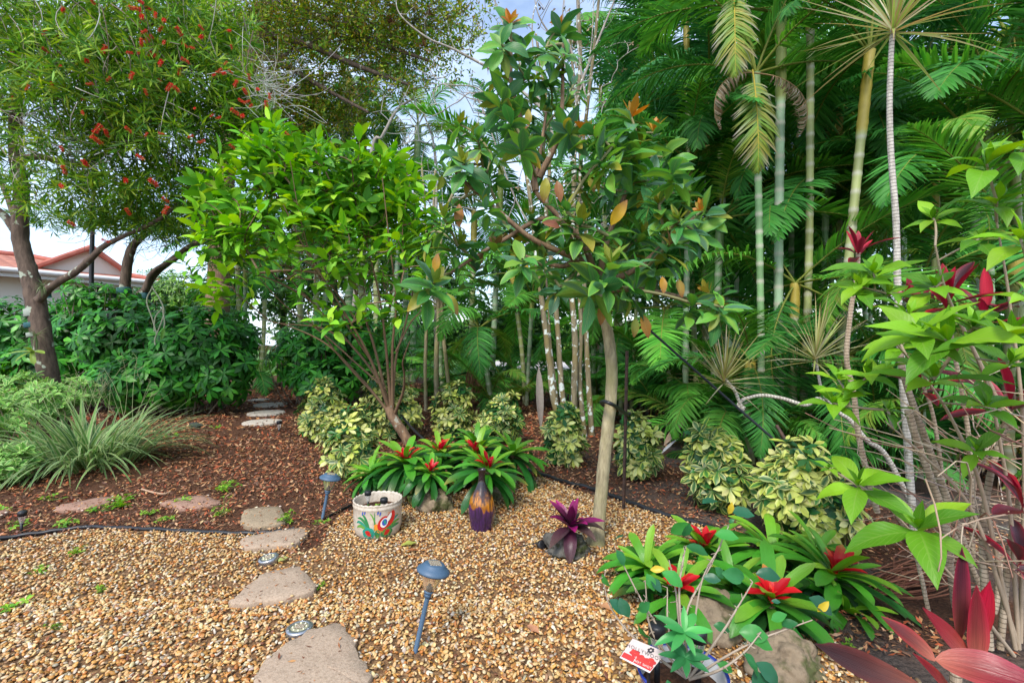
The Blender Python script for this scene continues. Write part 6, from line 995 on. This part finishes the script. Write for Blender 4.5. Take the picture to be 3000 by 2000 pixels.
# the nearest cordyline: each big leaf as seen
t = empty('cordyline', GX(2800, 1.35), 'nearest cordyline with huge glossy crimson and purple leaves at the bottom right', 'cordyline', 'dark red leaved cordylines'); fm = MB(); hp_ = P(2790, 2010, 1.30)
for a, b_, w, cl, e, kk in (((2770, 2035, 1.28), (2350, 1820, 1.20), .062, (.035, .012, .016), (.10, .02, .02), -.35), ((2740, 1935, 1.36), (2590, 1815, 1.42), .045, (.10, .016, .018), (.30, .02, .02), .3), ((2850, 1955, 1.35), (2715, 1790, 1.40), .050, (.22, .004, .010), (.20, .004, .010), .2), ((2810, 1930, 1.42), (2805, 1610, 1.45), .045, (.06, .012, .025), (.28, .02, .05), -.1), ((2860, 1960, 1.36), (2850, 1720, 1.38), .055, (.16, .02, .025), (.40, .012, .04), -.1), ((2840, 1960, 1.40), (2875, 1700, 1.42), .050, (.42, .008, .035), (.34, .008, .02), -.2), ((2740, 1930, 1.24), (3080, 2060, 1.10), .075, (.20, .005, .018), (.32, .01, .04), .5), ((2800, 2050, 1.25), (2700, 1935, 1.2), .03, (.2, .01, .02), (.3, .02, .02), .2)):
    p0, p1 = P(*a), P(*b_); L = np.linalg.norm(p1 - p0) * 1.05; d = unit(p1 - p0); d = unit(d + (0, 0, kk * .5)); leaves(fm, [p0], [d], [np.cross(np.cross(d, (0, -.75, .8)), d)], L, w * 1.15, kk, cl, 'cordy' if L > .25 else 'lance', 14, 5, .30, edge=e, base=(.5, .16, .10), wave=.04)
fm.build('leaves', M['leaf_red'], t); sm = MB(); tube(sm, smooth_path([GX(2800, 1.38) - (0, 0, .02), P(2800, 2150, 1.36), P(2800, 1970, 1.36)], 5), .014, 9); sm.build('stem', M['bark_ring'], t)
# more ringed and grey stems among the right hand plants
t = empty('cordyline', GX(2700, 2.3), 'group of bare pale stems leaning left behind the lowest lime green leaves', 'cordyline', 'dark red leaved cordylines'); sm = MB()
for q, r in (([(2720, 1790), (2690, 1650), (2660, 1560), (2600, 1470)], .009), ([(2800, 1780), (2780, 1640), (2760, 1500), (2690, 1300), (2660, 1200)], .015), ([(2900, 1900), (2880, 1750), (2840, 1650), (2790, 1560)], .013), ([(2880, 1880), (2920, 1760), (2930, 1600)], .012), ([(2950, 2000), (2900, 1880), (2870, 1800)], .010)): pts = poly(q, 2.2); tube(sm, pts, r, 8, jit=.06)
sm.build('stem', M['bark_ring'], t)

# hibiscus in the blue rimmed pot
t = empty('hibiscus', hb + (0, 0, hz * .74), 'sparse twiggy hibiscus with a few glossy leaves in the blue rimmed pot', 'hibiscus'); root = np.array((hc[0] + .02, hc[1], hz * .75)); sm = MB(); fm = MB(); lf = []
for q in ([(2010, 1985, 1.5), (1930, 1840, 1.52), (1870, 1740, 1.55), (1800, 1600, 1.58)], [(2010, 1985, 1.5), (1870, 1880, 1.48), (1790, 1780, 1.5), (1765, 1690, 1.5)], [(2015, 1985, 1.5), (1990, 1830, 1.55), (1980, 1730, 1.58), (1960, 1640, 1.6)], [(2020, 1985, 1.5), (2010, 1800, 1.56), (2080, 1660, 1.62), (2135, 1540, 1.66)], [(2020, 1985, 1.5), (2035, 1820, 1.56), (2060, 1690, 1.6), (2110, 1600, 1.64)], [(2020, 1985, 1.5), (2110, 1860, 1.46), (2160, 1780, 1.46), (2205, 1705, 1.46)], [(2020, 1990, 1.5), (2130, 1920, 1.44), (2230, 1870, 1.42), (2380, 1815, 1.4)], [(2020, 1990, 1.5), (2110, 1960, 1.42), (2180, 1910, 1.4), (2230, 1850, 1.4)], [(2010, 1985, 1.5), (1990, 1750, 1.55), (2000, 1650, 1.58), (2010, 1600, 1.6)], [(2010, 1985, 1.5), (1910, 1850, 1.5), (1890, 1700, 1.5)], [(2010, 1985, 1.5), (1960, 1850, 1.5), (1955, 1720, 1.55)]):
    pts = smooth_path([P(*v) for v in q], 6); tube(sm, pts, .0048 - .003 * np.linspace(0, 1, len(pts)), 5, (.36, .29, .22), jit=.15); n = 14; ii = rng.integers(4, len(pts), n); twigs(sm, pts[ii], pts[ii] + rng.normal(0, .008, (n, 3)), .0022, .0015, 3, (.33, .26, .2))
for px, py, Y_, L, ang in ((1795, 1585, 1.58, 55, 1), (1805, 1610, 1.57, 60, -1), (1765, 1680, 1.5, 50, -1.4), (1785, 1755, 1.5, 70, -.6), (1815, 1750, 1.5, 70, -1.2), (1965, 1560, 1.6, 75, .8), (2010, 1600, 1.58, 80, .0), (2000, 1570, 1.58, 60, 1.2), (2095, 1565, 1.62, 80, .2), (2135, 1530, 1.64, 25, 1), (2110, 1470, 1.66, 90, 2.7), (2140, 1495, 1.66, 80, .0), (1940, 1675, 1.55, 85, -.4), (1895, 1680, 1.5, 60, -1.2), (1905, 1690, 1.5, 60, -.9), (2060, 1690, 1.58, 60, .1), (2095, 1660, 1.6, 50, -.9), (2180, 1690, 1.46, 90, 2.7), (2215, 1680, 1.46, 85, .3), (2370, 1750, 1.42, 95, -.4), (2260, 1815, 1.42, 60, .9), (2290, 1830, 1.42, 55, .6), (2165, 1850, 1.43, 100, .2), (2190, 1860, 1.42, 90, -.3), (2175, 1910, 1.4, 90, -.8), (2215, 1940, 1.4, 100, -.6), (2210, 1960, 1.4, 100, -1.3), (2090, 1830, 1.5, 60, 0), (1875, 1790, 1.5, 60, 1.2), (1870, 1830, 1.5, 60, -1.2), (1955, 1990, 1.45, 50, -1.4), (2100, 1940, 1.45, 60, -.3), (2260, 1760, 1.42, 30, .3)):
    p = P(px, py, Y_); d = unit(np.array((math.cos(ang), -.45, math.sin(ang) * .8))); L0 = L / F * Y_; lf.append((p, d, L0))
dd = np.array([v[1] for v in lf]); N = len(lf); leaves(fm, np.array([v[0] for v in lf]), dd, unit(np.array((0, -.7, .8)) + rng.normal(0, .3, (N, 3))), np.array([v[2] for v in lf]) * .8, np.array([v[2] for v in lf]) * .5, U(.2, .9, N), pal((.03, .17, .05), (.05, .26, .05), (.025, .12, .06))(N), 'oval', 7, 5, .2, wave=.1)
rosettes(fm, P(2005, 1850, 1.42)[None], np.array([[0, -.45, .8]]), 9, (.9, 1.6), (.07, .10), (.26, .30), (.2, .7), pal((.05, .28, .07), (.07, .34, .08)), shape='lance', m=7, cols=5, fold=.25); rosettes(fm, P(2008, 1925, 1.42)[None], np.array([[0, -.4, .8]]), 8, (1.0, 1.7), (.06, .08), (.28, .36), (.2, .7), pal((.03, .17, .05)), shape='lance', m=7, cols=5)
leaves(fm, [P(2135, 1505, 1.64), P(1905, 1668, 1.52), P(2395, 1790, 1.4)], [(.1, -.3, .7), (.6, -.3, .2), (.4, -.3, .6)], [(0, -.8, .5)] * 3, .045, .022, .5, (.60, .45, .04), 'oval', 5, 5, .3, wave=.2)
sm.build('stems', M['twig'], t); fm.build('foliage', M['leaf_gloss'], t)

# ------------------------------------------------------------------ house and lamp post beyond the hedge
b = NB('stucco'); nz = b.noise(30, None, 5); M['stucco'] = b.done(b.n('BsdfPrincipled', Base__Color=(.74, .72, .66, 1), Roughness=.9, Normal=b.bump(nz, .04, .01)).outputs[0])
b = NB('roof_tiles'); uv = b.n('SeparateXYZ', Vector=b.n('TexCoord').outputs['UV']); u_, v_ = uv.outputs[0], uv.outputs[1]; fv = b.math('FRACT', v_); wu = b.math('ABSOLUTE', b.math('SINE', b.math('MULTIPLY', u_, 10.5))); nz = b.noise(3, None, 4); c = b.ramp(nz, [(.3, (.36, .13, .085)), (.7, (.50, .22, .15))]); c = b.mix(b.math('MULTIPLY', b.math('LESS_THAN', fv, .14), .75), c, (.16, .045, .03))
M['tiles'] = b.done(b.n('BsdfPrincipled', Base__Color=c, Roughness=.8, Normal=b.bump(b.math('ADD', fv, b.math('MULTIPLY', wu, .5)), .8, .06)).outputs[0])
M['white'] = col_mat('white_trim', .5, vary=.05); b = NB('window_glass'); M['glass'] = b.done(b.n('BsdfPrincipled', Base__Color=(.02, .025, .03, 1), Roughness=.06, Specular__IOR__Level=.8).outputs[0])
E0 = P(-420, 752, 11.0); E1 = P(468, 826, 16.0); ev = unit((E1 - E0) * (1, 1, 0)); En = np.array((-ev[1], ev[0], 0)); EZ = 3.22; Lw = np.linalg.norm((E1 - E0)[:2]); h0 = np.array((E0[0], E0[1], 0.))
hs = empty('house', h0 + ev * Lw / 2, 'white stucco house with an orange tile roof beyond the bottlebrush trunk', 'house')
def HP(u, n_, z): return h0 + ev * u + En * n_ + np.array((0, 0, z))       # u along the wall, n_ towards the back
def quad(mb, pts, uvs=None, col=(.8, .8, .78)): mb.add(np.array(pts), [tuple(range(len(pts)))], col, uvs)
ov = .55
def wl(m):
    u0, u1, d = ov, Lw - ov, 6.0; z = EZ - .05
    for a, c_ in (((u0, ov), (u1, ov)), ((u1, ov), (u1, d)), ((u1, d), (u0, d)), ((u0, d), (u0, ov))): quad(m, [HP(*a, 0), HP(*c_, 0), HP(*c_, z), HP(*a, z)])
    quad(m, [HP(0.02, .02, z - .02), HP(Lw - .02, .02, z - .02), HP(Lw - .02, d + ov, z - .02), HP(.02, d + ov, z - .02)])
part('wall', M['stucco'], hs, wl, False)
RZ, RD = EZ + .80, 3.3
def roof(m):
    a, b_, c_, d_ = HP(0, 0, EZ), HP(Lw, 0, EZ), HP(Lw, 2 * RD, EZ), HP(0, 2 * RD, EZ); r0, r1 = HP(0, RD, RZ), HP(Lw - 2.4, RD, RZ); sl = math.hypot(RD, RZ - EZ) / .34
    quad(m, [a, b_, r1, r0], [(0, 0), (Lw, 0), (Lw - 2.4, sl), (0, sl)]); quad(m, [b_, c_, r1], [(0, 0), (6.6, 0), (3.3, sl)]); quad(m, [c_, d_, r0, r1], [(0, 0), (Lw, 0), (Lw, sl), (2.4, sl)])
rf = part('roof', M['tiles'], hs, roof, False)
def ridge(m):
    r0, r1 = HP(0, RD, RZ + .03), HP(Lw - 2.4, RD, RZ + .03)
    tube(m, [r0, r1], .10, 8); tube(m, [r1, HP(Lw, 0, EZ + .05)], .09, 8)
b = NB('ridge_tiles'); nz = b.noise(4, None, 3); M['ridge'] = b.done(b.n('BsdfPrincipled', Base__Color=b.ramp(nz, [(.3, (.34, .09, .06)), (.7, (.46, .15, .11))]), Roughness=.8).outputs[0]); part('ridge', M['ridge'], rf, ridge)
def u_at(px, n_):
    q = h0 + En * n_; k = (px - 1500) / F; return (k * q[1] - q[0]) / (ev[0] - k * ev[1])
def z_at(py, u, n_): return H + (1000 - py) / F * HP(u, n_, 0)[1]
gl, gr, gu = u_at(108, .9), u_at(372, .9), u_at(262, .9); gz0, gz1 = z_at(782, gl, .9), z_at(733, gu, .9)
part('gable', M['stucco'], hs, lambda m: (quad(m, [HP(gl, .9, gz0), HP(gr, .9, gz0), HP(gu, .9, gz1)]), quad(m, [HP(gl, .9, gz0), HP(gr, .9, gz0), HP(gr, .9, EZ), HP(gl, .9, EZ)])), False)
def groof(m):
    for s in (gl, gr): quad(m, [HP(s + (s - gu) * .10, .75, gz0 - .08), HP(gu, .75, gz1 + .05), HP(gu, 4.6, gz1 + .05), HP(s + (s - gu) * .1, 4.6, gz0 - .08)], [(0, 0), (0, 5), (3.8, 5), (3.8, 0)]); tube(m, [HP(s + (s - gu) * .12, .72, gz0 - .06), HP(gu, .72, gz1 + .08)], .085, 8)
part('gable_roof', M['ridge'], hs, groof, False)
part('gutter', M['white'], hs, lambda m: (tube(m, [HP(-.1, -.06, EZ - .02), HP(Lw + .05, -.06, EZ - .02)], .075, 8, (.74, .75, .76)), quad(m, [HP(0, .01, EZ - .2), HP(Lw, .01, EZ - .2), HP(Lw, .01, EZ - .02), HP(0, .01, EZ - .02)], None, (.72, .73, .74))))
for k_, (w0, w1) in enumerate(((200, 262), (282, 342))):
    u0, u1 = u_at(w0, ov), u_at(w1, ov); z0, z1 = z_at(895, u0, ov), z_at(842, u0, ov)
    def fr(m): 
        for (a, c_, e, g_) in ((u0 - .09, u1 + .09, z1, z1 + .1), (u0 - .09, u1 + .09, z0 - .12, z0), (u0 - .09, u0, z0, z1), (u1, u1 + .09, z0, z1), ((u0 + u1) / 2 - .025, (u0 + u1) / 2 + .025, z0, z1)): q = [HP(a, ov - .05, e), HP(c_, ov - .05, e), HP(c_, ov - .05, g_), HP(a, ov - .05, g_)]; quad(m, q); quad(m, [HP(a, ov - .05, g_), HP(c_, ov - .05, g_), HP(c_, ov + .0, g_), HP(a, ov, g_)])
    f = part('window', M['white'], hs, fr, False); part('pane', M['glass'], f, lambda m: quad(m, [HP(u0, ov - .02, z0), HP(u1, ov - .02, z0), HP(u1, ov - .02, z1), HP(u0, ov - .02, z1)]), False)
lp = GX(268, 9.8); t = empty('lamp_post', lp, 'slim black lamp post rising in front of the house window', 'lamp post'); limb('pole', M['black'], t, np.array([lp, P(268, 800, 9.8), P(274, 560, 9.8)]), .05, .035, 10, 0)
c = P(274, 555, 9.8); part('lantern', M['black'], t, lambda m: lathe(m, [(0, -.02), (.05, -.02), (.05, .02), (.09, .06), (.12, .3), (.15, .31), (.02, .42), (0, .46)], 6, M=Matrix.Translation(Vector(c))), False)

# low clipped hedge along the far side of the lawn
for i, (x0, x1, Y_, h_, lb) in enumerate(((-14, -3, 34, 2.6, 'long green hedge beyond the lawn, left stretch'), (-3, 10, 33, 2.4, 'long green hedge beyond the pale driveway, middle stretch'), (10, 34, 33, 2.8, 'long green hedge beyond the driveway, right stretch'))):
    t = empty('hedge', ((x0 + x1) / 2, Y_, 0), lb, 'hedge', 'hedges beyond the lawn'); n = 1500; p = np.c_[U(x0, x1, n), Y_ + U(-.7, .7, n), U(.05, h_, n)]; mb = MB()
    rosettes(mb, p, unit(rng.normal(0, .4, (n, 3)) + (0, -.5, .5)), 8, (.7, 1.7), (.25, .45), (.4, .55), (-.2, .7), d2 if i % 2 else d1, shape='oval', m=2, cols=2, spread=.3); mb.build('foliage', M['leaf'], t)
